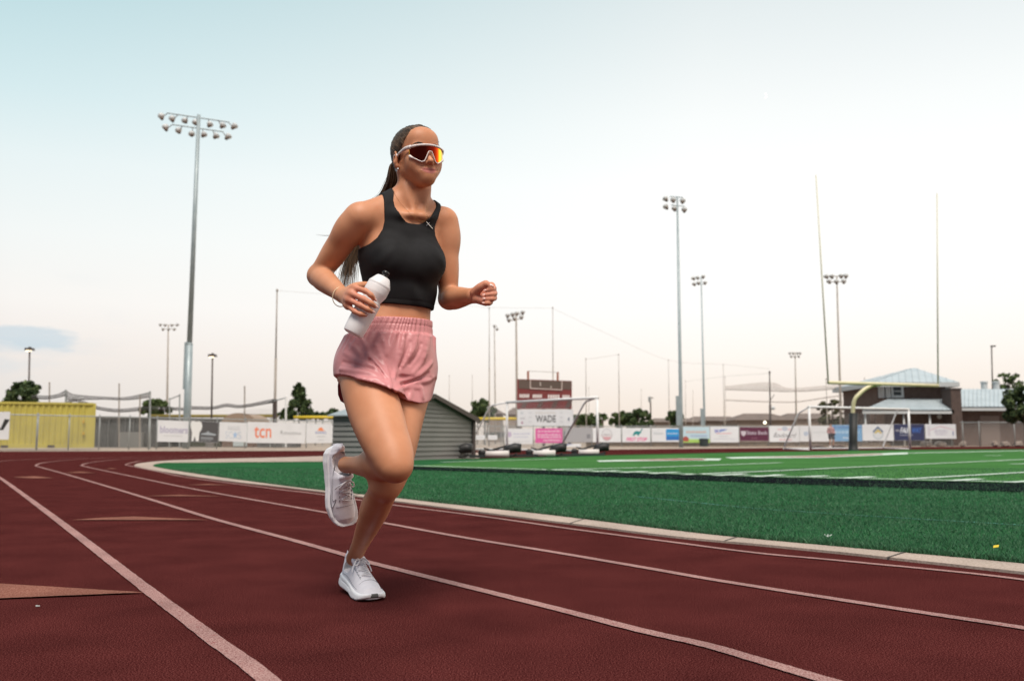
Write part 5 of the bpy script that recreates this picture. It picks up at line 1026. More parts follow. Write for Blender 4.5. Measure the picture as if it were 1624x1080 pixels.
# head frame
HC = at(661, 250.5, 3.105); HS = .95; HF = frame(31, 1, 3)
hp = lambda x, y, z: HC + HS * (HF[0] * x + HF[1] * y + HF[2] * z)
hr = lambda *r: [HS * q for q in r]
def add_torso(fl):
    fl.union(TLO, THI, torso_fn(), .01)
def add_bust(fl, off=0.):
    for s in (-1, 1):
        p, Lf, Fw, a, b = tframe(425)
        c = p + Lf * s * .068 + Fw * (.068) + V3(0, 0, .012); R = np.array([unit(Lf + Fw * -.35 * s), unit(Fw + Lf * .35 * s), V3(0, 0, 1)])
        fl.ell(c, (.062 + off, .066 + off, .066 + off), R, .035)
def add_body(fl):
    add_torso(fl); add_bust(fl)
    J_ = J
    # neck and trapezius
    p, Lf, Fw, a, b = tframe(330)
    nb = at(651, 318, 3.125); nt_ = hp(0, -.022, -.065)
    fl.cap(nb, nt_, .050, .047, .02); fl.cap(at(651, 306, 3.13), J_['shR'] + V3(.03, .01, .012), .040, .036, .03); fl.cap(at(651, 306, 3.13), J_['shL'] + V3(-.03, .01, .012), .040, .034, .03)
    # sternocleidomastoid and clavicles
    notch = at(663, 342, 3.062)
    for s in (-1, 1):
        fl.cap(notch + Lf * s * .014 + V3(0, .008, .004), hp(s * .058, -.02, -.06), .006, .011, .030)
        e = J_['shR'] if s < 0 else J_['shL']; fl.cap(notch + Lf * s * .02, mixp(notch, e, .85) + V3(0, .012, .012), .007, .010, .024)
    # shoulders and arms
    for s, sh, el, wr in ((-1, 'shR', 'elR', 'wrR'), (1, 'shL', 'elL', 'wrL')):
        S, E, W = J_[sh], J_[el], J_[wr]; d = unit(E - S); g = unit(W - E); f = .97 if s > 0 else 1.02
        out_ = unit(np.cross(d, g)); back = unit(-g - d * (-g @ d))
        fl.cap(p + Lf * s * .07 - V3(0, 0, .04), S, .062, .046, .035)
        fl.chain([S, mixp(S, E, .18), mixp(S, E, .42), mixp(S, E, .68), mixp(S, E, .9), E], [.049 * f, .050 * f, .045 * f, .0405 * f, .036 * f, .035 * f], .012)
        o_ = unit(S - p) * V3(1, 1, 0)
        fl.ell(mixp(S, E, .20) + o_ * .012, (.042, .044, .075), np.array([unit(np.cross(d, back)), back, d]), .02)
        fl.ell(mixp(S, E, .52) + back * .014, (.033, .028, .085), np.array([unit(np.cross(d, back)), back, d]), .02)
        fl.ell(mixp(S, E, .58) - back * .012, (.030, .026, .07), np.array([unit(np.cross(d, back)), back, d]), .02)
        fl.cap(E, E + back * .008, .033, .028, .012)
        fl.chain([E, mixp(E, W, .22), mixp(E, W, .5), mixp(E, W, .78), W], [.037, .0405, .0355, .0285, .0255], .014)
    # hips, thighs, legs
    for s, h_, kn, an in ((-1, 'hipR', 'kneeR', 'ankR'), (1, 'hipL', 'kneeL', 'ankL')):
        A_, K, N_ = J_[h_], J_[kn], J_[an]; d = unit(K - A_); g = unit(N_ - K); side_ = unit(np.cross(d, g)) if np.linalg.norm(np.cross(d, g)) > .05 else V3(1, 0, 0); fr = unit(np.cross(side_, d)); fr = fr if fr @ g < 0 else -fr    # fr: front of the thigh
        sx = V3(-.011, 0, 0) if s < 0 else V3(0, 0, 0); fl.chain([A_, mixp(A_, K, .2) + sx * .8, mixp(A_, K, .45) + sx * 1.5, mixp(A_, K, .7) + sx * .8, mixp(A_, K, .9), K], [.091, .089, .081, .0765, .0665, .0515], .02)
        fl.ell(mixp(A_, K, .45) + fr * .016, (.062, .060, .15), np.array([unit(np.cross(d, fr)), fr, d]), .03)
        fl.ell(mixp(A_, K, .40) - fr * .018, (.058, .056, .14), np.array([unit(np.cross(d, fr)), fr, d]), .03)
        kc = K + unit(fr - g * .4) * .013; fl.ell(kc - fr * .003, (.036, .029, .041), np.array([side_, fr, unit(np.cross(side_, fr))]), .022)
        cf = unit(-fr - g * (-fr @ g)) if s > 0 else unit(-d - g * (-d @ g)); cf = unit(d * -1 - g * (-d @ g)) if abs(d @ g) < .8 else unit(-fr - g * (-fr @ g))
        fl.chain([K, mixp(K, N_, .14), mixp(K, N_, .35), mixp(K, N_, .6), mixp(K, N_, .82), N_], [.048, .0475, .0465, .0370, .029, .0285], .018)
        cfb = fr_calf(d, g)
        fl.ell(mixp(K, N_, .32) + cfb * .022, (.043, .037, .105), np.array([unit(np.cross(g, cfb)), cfb, g]), .022)
        fl.cap(mixp(K, N_, .12) - cfb * .022, mixp(K, N_, .7) - cfb * .010, .016, .013, .016)
        fl.ell(kc + unit(fr - g * .35) * .006, (.021, .018, .025), np.array([side_, fr, unit(np.cross(side_, fr))]), .012)
        fl.ell(mixp(A_, K, .80) + fr * .020 + side_ * .028, (.022, .020, .050), np.array([unit(np.cross(d, fr)), fr, d]), .02); fl.ell(mixp(A_, K, .76) + fr * .020 - side_ * .028, (.022, .020, .055), np.array([unit(np.cross(d, fr)), fr, d]), .02)
    # buttocks
    for s, h_ in ((-1, 'hipR'), (1, 'hipL')):
        p2, L2, F2, _, _ = tframe(592); fl.ell(J_[h_] - F2 * .065 + V3(0, 0, .0), (.070, .066, .080), np.array([L2, F2, V3(0, 0, 1)]), .03)
def fr_calf(d, g):
    """direction of the back of the calf: the side the shin folds towards"""
    c = -d - g * (-d @ g); return unit(-c) if False else unit(c)
def add_head(fl):
    E = lambda c, r, k=.012, cut=False, R=HF: fl.ell(hp(*c), hr(*r), R, k * HS, cut)
    K = lambda a, b, r0, r1, k=.012: fl.cap(hp(*a), hp(*b), r0 * HS, r1 * HS, k * HS)
    E((0, -.020, .036), (.0745, .094, .0785)); E((0, .028, .033), (.066, .062, .068), .02)
    E((0, .034, -.022), (.0585, .056, .064), .03); E((0, .044, -.070), (.036, .037, .035), .035)
    K((-.041, .010, -.050), (-.009, .068, -.097), .016, .015, .03); K((.041, .010, -.050), (.009, .068, -.097), .016, .015, .03); K((-.008, .068, -.096), (.008, .068, -.096), .0160, .0160, .025); K((0, .05, -.085), (0, .07, -.09), .03, .024, .02)
    for s in (-1, 1):
        K((s * .050, -.005, -.04), (s * .045, .006, -.054), .018, .017, .03); E((s * .040, .058, -.026), (.024, .020, .022), .03); E((s * .034, .056, -.050), (.024, .022, .026), .035); E((s * .026, .078, .017), (.022, .010, .008), .012)
        E((s * .033, .095, -.005), (.018, .016, .010), .012, True); fl.ell(hp(s * .031, .0735, -.006), hr(.0125, .0125, .0115), HF, .003); E((s * .031, .078, .002), (.015, .009, .005), .004)
    E((0, .062, .054), (.052, .030, .036), .025)
    # nose
    K((0, .082, .002), (0, .1095, -.040), .0075, .0085, .012); E((0, .1110, -.0440), (.0100, .0105, .0092), .008)
    for s in (-1, 1): E((s * .0120, .0975, -.0475), (.0078, .010, .0075), .006)
    # mouth
    E((0, .079, -.072), (.038, .017, .023), .018)
    for s in (-1, 1): E((s * .0120, .0920, -.0700), (.0190, .0064, .0052), .005, R=np.array([unit(HF[0] + HF[2] * -.28 * s), HF[1], unit(HF[2] + HF[0] * .28 * s)]))
    E((0, .0915, -.0808), (.0265, .0070, .0072), .005); fl.cut(hp(0, .096, -.075) - .04, hp(0, .096, -.075) + .04, mouth_fn(fl), .0015)
    E((0, .0885, -.0905), (.016, .006, .003), .006, True)
    # ears
    for s in (-1, 1):
        Re = np.array([unit(HF[0] * s - HF[1] * .5), unit(HF[1] + HF[0] * s * .5 + HF[2] * .15), unit(HF[2] - HF[1] * .2)])
        fl.ell(hp(s * .082, -.006, -.014), hr(.0090, .0190, .032), Re, .004); fl.ell(hp(s * .089, -.002, -.008), hr(.006, .0105, .018), Re, .004, True); fl.ell(hp(s * .081, .002, -.041), hr(.006, .008, .009), Re, .006)
def mouth_fn(fl):
    a = []
    for x in np.linspace(-.0345, .0345, 15):                # the line between the lips, laid on the surface
        z_ = -.0752 + 5 * x * x; Q = np.array([hp(x, y, z_) for y in np.linspace(.12, .05, 200)]); i = np.clip(np.round((Q - fl.lo) / fl.h).astype(int), 0, np.array(fl.d.shape) - 1); a.append(Q[int(np.argmax(fl.d[tuple(i.T)] < .0005))])
    def fn(X, Y, Z):
        d = None
        for p, q in zip(a[:-1], a[1:]):
            v = q - p; x, y, z = X - p[0], Y - p[1], Z - p[2]; t = np.clip((x * v[0] + y * v[1] + z * v[2]) / (v @ v), 0, 1)
            e = np.sqrt((x - t * v[0]) ** 2 + (y - t * v[1]) ** 2 + (z - t * v[2]) ** 2) - .0032; d = e if d is None else np.minimum(d, e)
        return d
    return fn
# ------------------------------------------------------------------ hands
NAILS = []
def add_finger(fl, pts, r0, r1, nail=None, k=.004):
    n = len(pts); rs = list(np.linspace(r0, r1, n)); fl.chain(pts, rs, k)
    for i in range(1, n - 1): fl.ell(pts[i], (rs[i] * 1.10,) * 3, k=.004)
    if nail is not None:
        d = unit(pts[-1] - pts[-2]); nn = unit(nail - d * (nail @ d)); NAILS.append((pts[-1] + nn * r1 * .55 + d * r1 * .15, d, nn, r1))
def add_hands(fl):
    # right hand round the bottle
    W = J['wrR']; Yk = 2.862; cam_ = V3(0, -1, 0)
    mcp = [at(563, 457.5, Yk - .012), at(557.5, 466, Yk - .018), at(553.5, 475.5, Yk - .015), at(552, 485, Yk - .004)]
    pip = [at(579, 461.5, Yk - .032), at(576.5, 474.5, Yk - .037), at(572, 484.5, Yk - .035), at(562.5, 494, Yk - .027)]
    dip = [at(588, 468, Yk - .033), at(588, 481, Yk - .037), at(583, 490.5, Yk - .036), at(572, 498, Yk - .031)]
    tip = [at(593, 474, Yk - .022), at(594.5, 485.5, Yk - .026), at(589.5, 494, Yk - .028), at(579.5, 499.5, Yk - .027)]
    for i, (rr, r1) in enumerate(((.0098, .0075), (.0102, .0076), (.0097, .0073), (.0084, .0064))):
        add_finger(fl, [mixp(W, mcp[i], .75), mcp[i], pip[i], dip[i], tip[i]], rr, r1, nail=V3(.25, -1, .25), k=.006)
    for i in range(4): fl.cap(mixp(W, mcp[i], .12), mcp[i], .0185, .0125, .010)
    for i in range(3): fl.cap(mixp(mcp[i], W, .15), mixp(mcp[i + 1], W, .15), .0125, .012, .008)
    # thumb: leaves the side of the palm near the wrist and closes behind the bottle
    fl.chain([mixp(W, mcp[0], .25) + V3(0, .012, .004), at(562, 455, Yk + .035), at(583, 452, Yk + .068), at(598, 456, Yk + .066)], [.0165, .0130, .0110, .0085], .008)
    # left hand: a loose fist seen from the thumb side
    W = J['wrL']; Yf = W[1] - .045
    rows = [(457.5, 460.8), (465.2, 468), (472.6, 474.5), (479.2, 481.2)]; right = [786.5, 787.8, 787.4, 781.5]; left_ = [769.5, 768, 768.2, 766.5]
    knk = [at(779, 454, Yf + .040), at(781, 462, Yf + .045), at(780, 470.5, Yf + .043), at(775, 478.5, Yf + .036)]
    for i, (rr, r1) in enumerate(((.0092, .0074), (.0096, .0076), (.0092, .0074), (.0082, .0066))):
        y0, y1 = rows[i]; a = at(right[i] - 3.6, y0, Yf + .010); b = at(right[i] - 6.5, y0 + 1.6, Yf - .016); c = at(left_[i] + 3.5, y1, Yf - .016)
        add_finger(fl, [knk[i], a, b, c], rr, r1, k=.003); d = unit(c - b); NAILS.append((c + d * r1 * .75 + V3(0, -r1 * .25, r1 * .3), d, unit(V3(-.2, -.45, .6)), r1 * .9))
    for i in range(4): fl.cap(mixp(W, knk[i], .1), knk[i], .019, .0135, .010)
    for i in range(3): fl.cap(mixp(knk[i], W, .2), mixp(knk[i + 1], W, .2), .013, .013, .01)
    fl.cap(at(756, 474, Yf + .012), at(770, 480, Yf + .006), .0155, .0115, .012)            # heel of the palm
    th = [at(753, 464, Yf + .010), at(762, 455.5, Yf - .008), at(770.5, 450.5, Yf - .014), at(778.5, 454.6, Yf - .018)]
    fl.chain(th, [.0165, .0140, .0108, .0082], .006); fl.ell(th[2], (.0118,) * 3, k=.004); d = unit(th[3] - th[2]); NAILS.append((th[3] + V3(0, -.004, .005) + d * .001, d, unit(V3(.1, -.5, .75)), .0085))
# ------------------------------------------------------------------ build the body
VOX = .0027
lo = np.array([-.80, 2.66, .02]); hi = np.array([.05, 3.42, 1.70]); fl = Field(lo, hi, VOX)
add_body(fl); add_head(fl); add_hands(fl)
# feet inside the shoes
M_skin = mat('tanned skin', (.54, .235, .122), .52, (.61, .285, .158), 11, bump=.12, bscale=260, sss=.10, spec=.36, bdist=.0008)
v, q = fl.mesh(4)
# warm pigment on lips, cheeks, fingertips and knees
pig = np.zeros(len(v)); lip = np.zeros(len(v))
hl = (v - HC) @ HF.T / HS
lipd = ((hl[:, 0] / .0345) ** 2 + ((hl[:, 2] + .0758 - 5 * hl[:, 0] ** 2) / .0118) ** 2); lip = np.clip(1.6 - 1.4 * lipd, 0, 1) * (hl[:, 1] > .070)
person = empty('person', (float(J['ankL'][0]), float(J['ankL'][1]) - .08, 0), 'woman runner in a black crop top and pink shorts mid stride holding a bottle', 'person')
body = qmesh('body', v, q, M_skin, person)
at_ = body.data.attributes.new('lip', 'FLOAT', 'POINT'); at_.data.foreach_set('value', lip.astype(np.float32))
hand = np.zeros(len(v))
for c in (mixp(at(575, 480, 2.83), J['wrR'], .2), at(772, 467, 2.96)): hand = np.maximum(hand, np.clip(1.7 - np.linalg.norm(v - c, axis=1) / .042, 0, 1))
at_ = body.data.attributes.new('flush', 'FLOAT', 'POINT'); at_.data.foreach_set('value', np.maximum(hand, .5 * np.clip(1.2 - (((np.abs(hl[:, 0]) - .035) / .025) ** 2 + ((hl[:, 2] + .035) / .025) ** 2), 0, 1) * (hl[:, 1] > .03)).astype(np.float32))
t = M_skin.node_tree; bs = t.nodes['Principled BSDF']; src = bs.inputs['Base Color'].links[0].from_socket
for nm, c in (('flush', (.60, .235, .155)), ('lip', (.44, .145, .125))):
    a_ = t.nodes.new('ShaderNodeAttribute'); a_.attribute_name = nm; mx = t.nodes.new('ShaderNodeMix'); mx.data_type = 'RGBA'
    t.links.new(a_.outputs['Fac'], mx.inputs[0]); t.links.new(src, mx.inputs[6]); mx.inputs[7].default_value = (*c, 1); src = mx.outputs[2]
t.links.new(src, bs.inputs['Base Color'])
# ================================================================== CLOTHES
def add_upper(fl, off):
    fl.union(TLO, THI, torso_fn(off), .01); add_bust(fl, off)
    p, Lf, Fw, a, b = tframe(330)
    fl.cap(at(651, 318, 3.125), hp(0, -.022, -.065), .050 + off, .047 + off, .02); fl.cap(at(651, 306, 3.13), J['shR'] + V3(.03, .01, .012), .040 + off, .036 + off, .03); fl.cap(at(651, 306, 3.13), J['shL'] + V3(-.03, .01, .012), .040 + off, .034 + off, .03)
    notch = at(663, 342, 3.045)
    for s, sh in ((-1, 'shR'), (1, 'shL')):
        fl.cap(p + Lf * s * .07 - V3(0, 0, .04), J[sh], .062 + off, .046 + off, .035); fl.cap(notch + Lf * s * .02, mixp(notch, J[sh], .85) + V3(0, .012, .012), .007 + off, .010 + off, .024)
tf = Field([-.72, 2.86, at(640, 500, 3.1)[2]], [-.12, 3.34, at(650, 296, 3.1)[2]], .0027); add_upper(tf, .0055)
# bridge of cloth between the breasts and a looser hang below them
p, Lf, Fw, a, b = tframe(428); tf.ell(p + Fw * .078 + V3(0, 0, .004), (.098, .062, .072), np.array([Lf, Fw, V3(0, 0, 1)]), .03)
p, Lf, Fw, a, b = tframe(470); tf.ell(p + Fw * .012, (a + .008, b + .006, .075), np.array([Lf, Fw, V3(0, 0, 1)]), .03)
def dval(fl, P):
    i = np.clip(np.round((np.asarray(P) - fl.lo) / fl.h).astype(int), 0, np.array(fl.d.shape) - 1); return fl.d[tuple(i.T)]
def front_hit(fl, px, py, y0=2.6, y1=3.5, st=.0015):
    Ys_ = np.arange(y0, y1, st); P = np.array([0, 0, H]) + ray(px, py)[None] * (Ys_ / ray(px, py)[1])[:, None]
    ok = np.all((P > fl.lo) & (P < fl.lo + fl.h * (np.array(fl.d.shape) - 1)), axis=1); d = np.where(ok, dval(fl, P), 1); k = np.argmax(d < 0); return P[k] if d[k] < 0 else None
def uz(P):
    cx, cy, a, b, yw = smooth_tab(np.atleast_1d(P[2])); u = (P[0] - cx) * np.cos(yw) + (P[1] - cy) * np.sin(yw); return float(u[0]), P[2]
def outline(pts):
    o = [uz(h_) for h_ in (front_hit(tf, *p) for p in pts) if h_ is not None]; return np.array(o)
oR = outline([(609, 312), (610.5, 330), (611, 350), (608, 363), (600, 376), (588, 386), (575, 392), (566, 394)]); oL = outline([(688, 328), (693, 345), (698, 365), (702, 385), (704, 397)])
nk = outline([(624, 316), (627, 326), (634, 337), (644, 348), (656, 355), (667, 356), (673, 351), (676.5, 338), (677, 330)])
def isort(o): o = o[np.argsort(o[:, 1])]; return o[:, 1], o[:, 0]
zR, uR = isort(oR); zL, uL = zR, -uR - .004; kb_ = nk[:, 1].argmin(); uc_ = nk[kb_, 0]; hl_ = nk[:kb_ + 1]; hl_ = hl_[np.argsort(hl_[:, 0])]; nu = np.vstack([hl_, np.c_[2 * uc_ - hl_[::-1][1:, 0], hl_[::-1][1:, 1]]])
sl, X, Y, Z = tf.sub(tf.lo, tf.lo + tf.h * np.array(tf.d.shape))
z = Z.ravel(); cx, cy, a, b, yw = [q.reshape(1, 1, -1) for q in smooth_tab(z)]
u = (X - cx) * np.cos(yw) + (Y - cy) * np.sin(yw); vv = (X - cx) * np.sin(yw) - (Y - cy) * np.cos(yw)
bR = np.interp(z, zR, uR, left=-.5).reshape(1, 1, -1); bL = np.interp(z, zL, uL, left=.5).reshape(1, 1, -1)
bR = np.where(Z < zR[0], -.5, bR); bL = np.where(Z < zL[0], .5, bL)
mask = np.maximum(bR - u, u - bL)
w0_ = abs(nu[0, 0] - uc_); nz_ = nk[kb_, 1] + (np.abs(u - uc_) / w0_) ** 2.7 * (nu[0, 1] - nk[kb_, 1]); uw = (uc_ - w0_, uc_ + w0_)
neck_f = np.minimum(Z - nz_, np.minimum(u - uw[0], uw[1] - u))                    # >0 inside the neck opening
mask = np.maximum(mask, np.where(vv > -.02, neck_f, np.minimum(np.minimum(u - uw[0] * 1.0, uw[1] - u), Z - at(650, 316, 3.1)[2])))
hem = at(640, 484, 3.04)[2] - (X + .36) * .04
mask = np.maximum(mask, hem - Z)
fold = .0022 * np.sin(70 * (Z + .45 * np.abs(u)) + 9 * u + 2 * np.sin(25 * u)) * np.clip((at(640, 440, 3.1)[2] - Z) / .05, 0, 1) + .0018 * np.sin(95 * (Z - .9 * u) + 1.5 * np.sin(30 * u)) * np.exp(-((u + .11) / .035) ** 2 - ((Z - at(640, 405, 3.1)[2]) / .05) ** 2) + .0018 * np.sin(95 * (Z + .9 * u)) * np.exp(-((u - .10) / .03) ** 2 - ((Z - at(640, 405, 3.1)[2]) / .05) ** 2); fold = fold + .0014 * np.exp(-((Z - hem - .016) / .0018) ** 2)
d = np.maximum(tf.d + fold.astype(np.float32), mask).astype(np.float32); tf.d = d
v, q = tf.mesh(2); M_top = mat('black stretch knit', (.0095, .0095, .0105), .78, (.013, .013, .0145), 30, bump=.15, bscale=700, spec=.25, bdist=.0006)
top = qmesh('crop_top', v, q, M_top, person); top['label'] = 'black sleeveless high neck crop top'
# ------------------------------------------------------------------ shorts
sf = Field([-.72, 2.70, .60], [-.12, 3.42, at(640, 498, 3.1)[2]], .0027)
zw = at(640, 505, 3.06)[2]; zb_ = at(640, 528, 3.06)[2]
def hull(X, Y, Z):
    z = Z.ravel(); cx, cy, a, b, yw = [q.reshape(1, 1, -1).astype(np.float32) for q in smooth_tab(np.clip(z, tz[0], tz[-1]))]
    grow = np.interp(z, [at(640, y, 3.1)[2] for y in (600, 575, 548, 534, 528, 500)], [.012, .012, .015, .015, .007, .006]).reshape(1, 1, -1)
    x, y = X - cx, Y - cy; u = x * np.cos(yw) + y * np.sin(yw); v = x * np.sin(yw) - y * np.cos(yw); A_, B_ = a + grow, b + grow + .004; e = 2.3
    k = (np.abs(u / A_) ** e + np.abs(v / B_) ** e) ** (1 / e); r = np.sqrt(u * u + v * v) + 1e-6; d = (k - 1) * np.minimum(r / np.maximum(k, .2), .2)
    th = np.arctan2(u / A_, v / B_); band = np.clip((Z - zb_ + .004) / .006, 0, 1)
    d = d - band * (.0022 * np.sin(th * 62 + 3 * np.sin(th * 7)) - .0022 * np.exp(-((Z - (zw * .52 + zb_ * .48)) / .0022) ** 2) - .0030 * np.exp(-((Z - zb_) / .003) ** 2))
    gather = np.clip((zb_ - Z) / .01, 0, 1) * np.clip(1 - (zb_ - Z) / .085, 0, 1)
    d = d - gather * (.0046 * np.sin(th * 21 + 2.2 * np.sin(th * 5) + 14 * (zb_ - Z)) + .002 * np.sin(th * 37 + 1))
    return np.maximum(d, np.maximum(Z - zw, at(640, 596, 3.1)[2] - Z)).astype(np.float32)
sf.union([-.72, 2.8, .6], [-.12, 3.42, zw], hull, .004)
for s, sh, d_, py in ((-1, 'seat', 0, 592), (1, 'seat', 0, 592)):
    p2, L2, F2, _, _ = tframe(592); sf.ell(J['hipR' if s < 0 else 'hipL'] - F2 * .07 + V3(0, 0, -.005), (.070, .070, .092), np.array([L2, F2, V3(0, 0, 1)]), .03)
LEGS = []
sf.ell(at(636, 598, 3.075), (.075, .075, .05), k=.02)
for h_, kn, hem3, ra, rb, cs in (('hipR', 'kneeR', ((541, 598, 3.03), (585, 606.5, 2.93), (618, 621, 2.99)), .099, .103, (-.003, -.006, 0)), ('hipL', 'kneeL', ((621, 621, 2.99), (650, 627, 3.04), (680, 623, 3.15)), .109, .099, (-.006, -.008, 0))):
    A_, K_ = J[h_], J[kn]; dth = unit(K_ - A_); hp_, h2, h3 = (at(*q_) for q_ in hem3); pn = unit(np.cross(h2 - hp_, h3 - hp_)); pn = pn if pn @ dth > 0 else -pn; e_ = A_ + dth * .26
    LEGS.append((A_, dth, pn, hp_))
    def leg(X, Y, Z, A_=A_ + V3(*cs), dth=dth, pn=pn, hp_=hp_, ra=ra, rb=rb):
        x, y, z = X - A_[0], Y - A_[1], Z - A_[2]; t = np.clip(x * dth[0] + y * dth[1] + z * dth[2], -.02, .3); rr = ra + (rb - ra) * np.clip(t / .2, 0, 1)
        d = np.sqrt((x - t * dth[0]) ** 2 + (y - t * dth[1]) ** 2 + (z - t * dth[2]) ** 2) - rr
        cutp = (X - hp_[0]) * pn[0] + (Y - hp_[1]) * pn[1] + (Z - hp_[2]) * pn[2]; return np.maximum(d, cutp)
    sf.union(np.minimum(A_, e_) - .16, np.maximum(A_, e_) + .16, leg, .018)
# cloth folds drawn over the front: ridges and valleys along lines on the surface
def surf_line(pts, off=0): return [h_ for h_ in (front_hit(sf, *p) for p in catmull(pts, 4)) if h_ is not None]
FOLDS = [([(618, 615), (606, 590), (594, 575), (582, 562)], .0050, 1), ([(620, 612), (612, 585), (604, 566), (596, 548)], .0042, 1), ([(548, 560), (565, 572), (585, 578), (602, 588)], .0042, 1), ([(540, 585), (560, 588), (585, 592), (604, 600)], .0046, 1),
         ([(640, 540), (636, 556), (630, 575), (624, 600)], .0045, 1), ([(660, 538), (656, 552), (648, 566), (638, 580)], .004, 1), ([(676, 540), (674, 560), (668, 575), (655, 592)], .0045, 1), ([(684, 575), (672, 588), (655, 600), (632, 606)], .005, 1), ([(686, 600), (676, 604), (660, 607), (640, 612)], .0055, 1),
         ([(622, 622), (636, 616), (652, 614), (668, 616)], .004, 1), ([(650, 612), (652, 622), (650, 632)], .0035, 1), ([(664, 612), (668, 622), (670, 631)], .0035, 1), ([(556, 545), (566, 556), (572, 566)], .004, 1), ([(575, 540), (582, 552), (586, 566)], .0036, 1), ([(606, 536), (611, 548), (612, 562)], .0035, 1),
         ([(612, 600), (600, 584), (586, 570)], .004, -1), ([(544, 574), (566, 580), (590, 585)], .004, -1), ([(680, 592), (660, 602), (636, 610)], .0045, -1), ([(650, 542), (644, 560), (634, 582)], .004, -1), ([(668, 545), (662, 562), (650, 578)], .0036, -1), ([(588, 600), (600, 604), (610, 610)], .004, 1), ([(556, 600), (572, 600), (588, 604)], .0035, 1)]
FL_ = [(surf_line(p), r_, sg) for p, r_, sg in FOLDS]
for ln, r_, sg in FL_:
    if len(ln) < 3: continue
    n_ = len(ln); rs_ = [1.25 * r_ * (.35 + .65 * math.sin(math.pi * (i + .5) / n_)) for i in range(n_)]
    if sg > 0: sf.chain([p_ + V3(0, r_ * .35, 0) for p_ in ln], rs_, .012, False)
    else:
        P_ = np.array(ln)
        def vf(X, Y, Z, P_=P_, r_=r_):
            o = None
            for a_, b_ in zip(P_[:-1], P_[1:]):
                v_ = b_ - a_; x, y, z = X - a_[0], Y - a_[1], Z - a_[2]; t = np.clip((x * v_[0] + y * v_[1] + z * v_[2]) / (v_ @ v_ + 1e-12), 0, 1); d = np.sqrt((x - t * v_[0]) ** 2 + (y - t * v_[1]) ** 2 + (z - t * v_[2]) ** 2) - r_ * .6; o = d if o is None else np.minimum(o, d)
            return o
        sf.cut(P_.min(0) - .02, P_.max(0) + .02, vf, .010)
v, q = sf.mesh(2)
M_short = mat('dusty pink woven nylon', (.58, .235, .245), .40, (.62, .265, .275), 22, bump=.25, bscale=90, spec=.45, bdist=.0015); M_lin = mat('dark red lining', (.20, .018, .022), .8)
shorts = qmesh('shorts', v, q, M_short, person); shorts['label'] = 'dusty pink running shorts with a gathered waistband'
b = MB(); fp = [at(x, y, Y) for x, y, Y in ((538, 596, 3.06), (535.5, 612, 3.09), (536, 626, 3.11), (540, 636, 3.12), (548, 641, 3.125), (560, 643, 3.12), (566, 630, 3.10), (556, 606, 3.07))]
b.prism(fp, V3(.004, .006, 0)); b.build('back_hem', M_lin, shorts)
# ------------------------------------------------------------------ shoes
SL_ = .27
XW = [-.004, .0, .006, .02, .05, .09, .13, .17, .20, .23, .25, .262, .270, .2735]; WW = [0, .006, .020, .030, .0345, .0350, .038, .0445, .0475, .0455, .0395, .0315, .0175, 0]
XH = [0, .02, .05, .07, .092, .105, .13, .16, .19, .22, .25, .27]; HH = [.086, .089, .078, .078, .092, .104, .094, .078, .064, .054, .045, .030]
def shoe_upper(X, Y, Z, side):
    x = X.ravel(); w_ = np.interp(x, XW, WW).reshape(-1, 1, 1) + 1e-4; h_ = np.interp(x, XH, HH).reshape(-1, 1, 1); cy = (side * np.interp(x, [0, .1, .2, .27], [0, .002, .0, -.008])).reshape(-1, 1, 1)
    s = np.clip((Z - .016) / (h_ - .016), 0, None); y = np.abs(Y - cy)
    k = ((y / (w_ * (1 - .30 * np.clip(s, 0, 1)))) ** 2.4 + s ** 3.4) ** (1 / 2.4); d = (k - 1) * np.minimum(w_, .03)
    return np.maximum(np.maximum(d, .012 - Z), X - .2705)
def sole_fn(X, Y, Z, side):
    x = X.ravel(); g = lambda a, b: np.interp(x, a, b).reshape(-1, 1, 1)
    xs = (x - .1) * .955 + .1; w_ = (np.interp(xs, XW, WW) * 1.13).reshape(-1, 1, 1); cy = (side * np.interp(x, [0, .1, .2, .27], [0, .002, .0, -.008])).reshape(-1, 1, 1)
    zb = g([-.01, 0, .03, .10, .14, .19, .24, .265, .285], [.018, .008, .0, .0, .002, .0, .006, .014, .026]); zt = g([-.01, .0, .03, .08, .14, .2, .25, .285], [.046, .043, .038, .034, .029, .026, .027, .034])
    mid = (zb + zt) / 2; hf = (zt - zb) / 2; y = np.abs(Y - cy); fl_ = .0022 * np.clip((mid - Z) / .012, -1, 1)
    groove = .0022 * np.exp(-((Z - (zb * .35 + zt * .65)) / .0016) ** 2) * np.clip((.17 - X) / .02, 0, 1)
    qx, qz = y - (w_ + fl_ - groove - .006), np.abs(Z - mid) - (hf - .006)
    d = np.sqrt(np.maximum(qx, 0) ** 2 + np.maximum(qz, 0) ** 2) + np.minimum(np.maximum(qx, qz), 0) - .006; return np.maximum(d, np.maximum(X - .277, -.0065 - X))
M_mesh = mat('white knit upper', (.84, .82, .87), .75, (.78, .76, .82), 60, bump=.35, bscale=420, spec=.2, bdist=.0012); M_foam = mat('white foam sole', (.84, .84, .87), .6, (.79, .79, .82), 12, bump=.1, bscale=90); M_lace = mat('white lace', (.78, .77, .80), .7); M_greyr = mat('grey rubber tip', (.14, .145, .14), .6); M_logo = mat('silver grey print', (.22, .22, .25), .5); M_sock = mat('grey heel lining', (.40, .42, .46), .8)
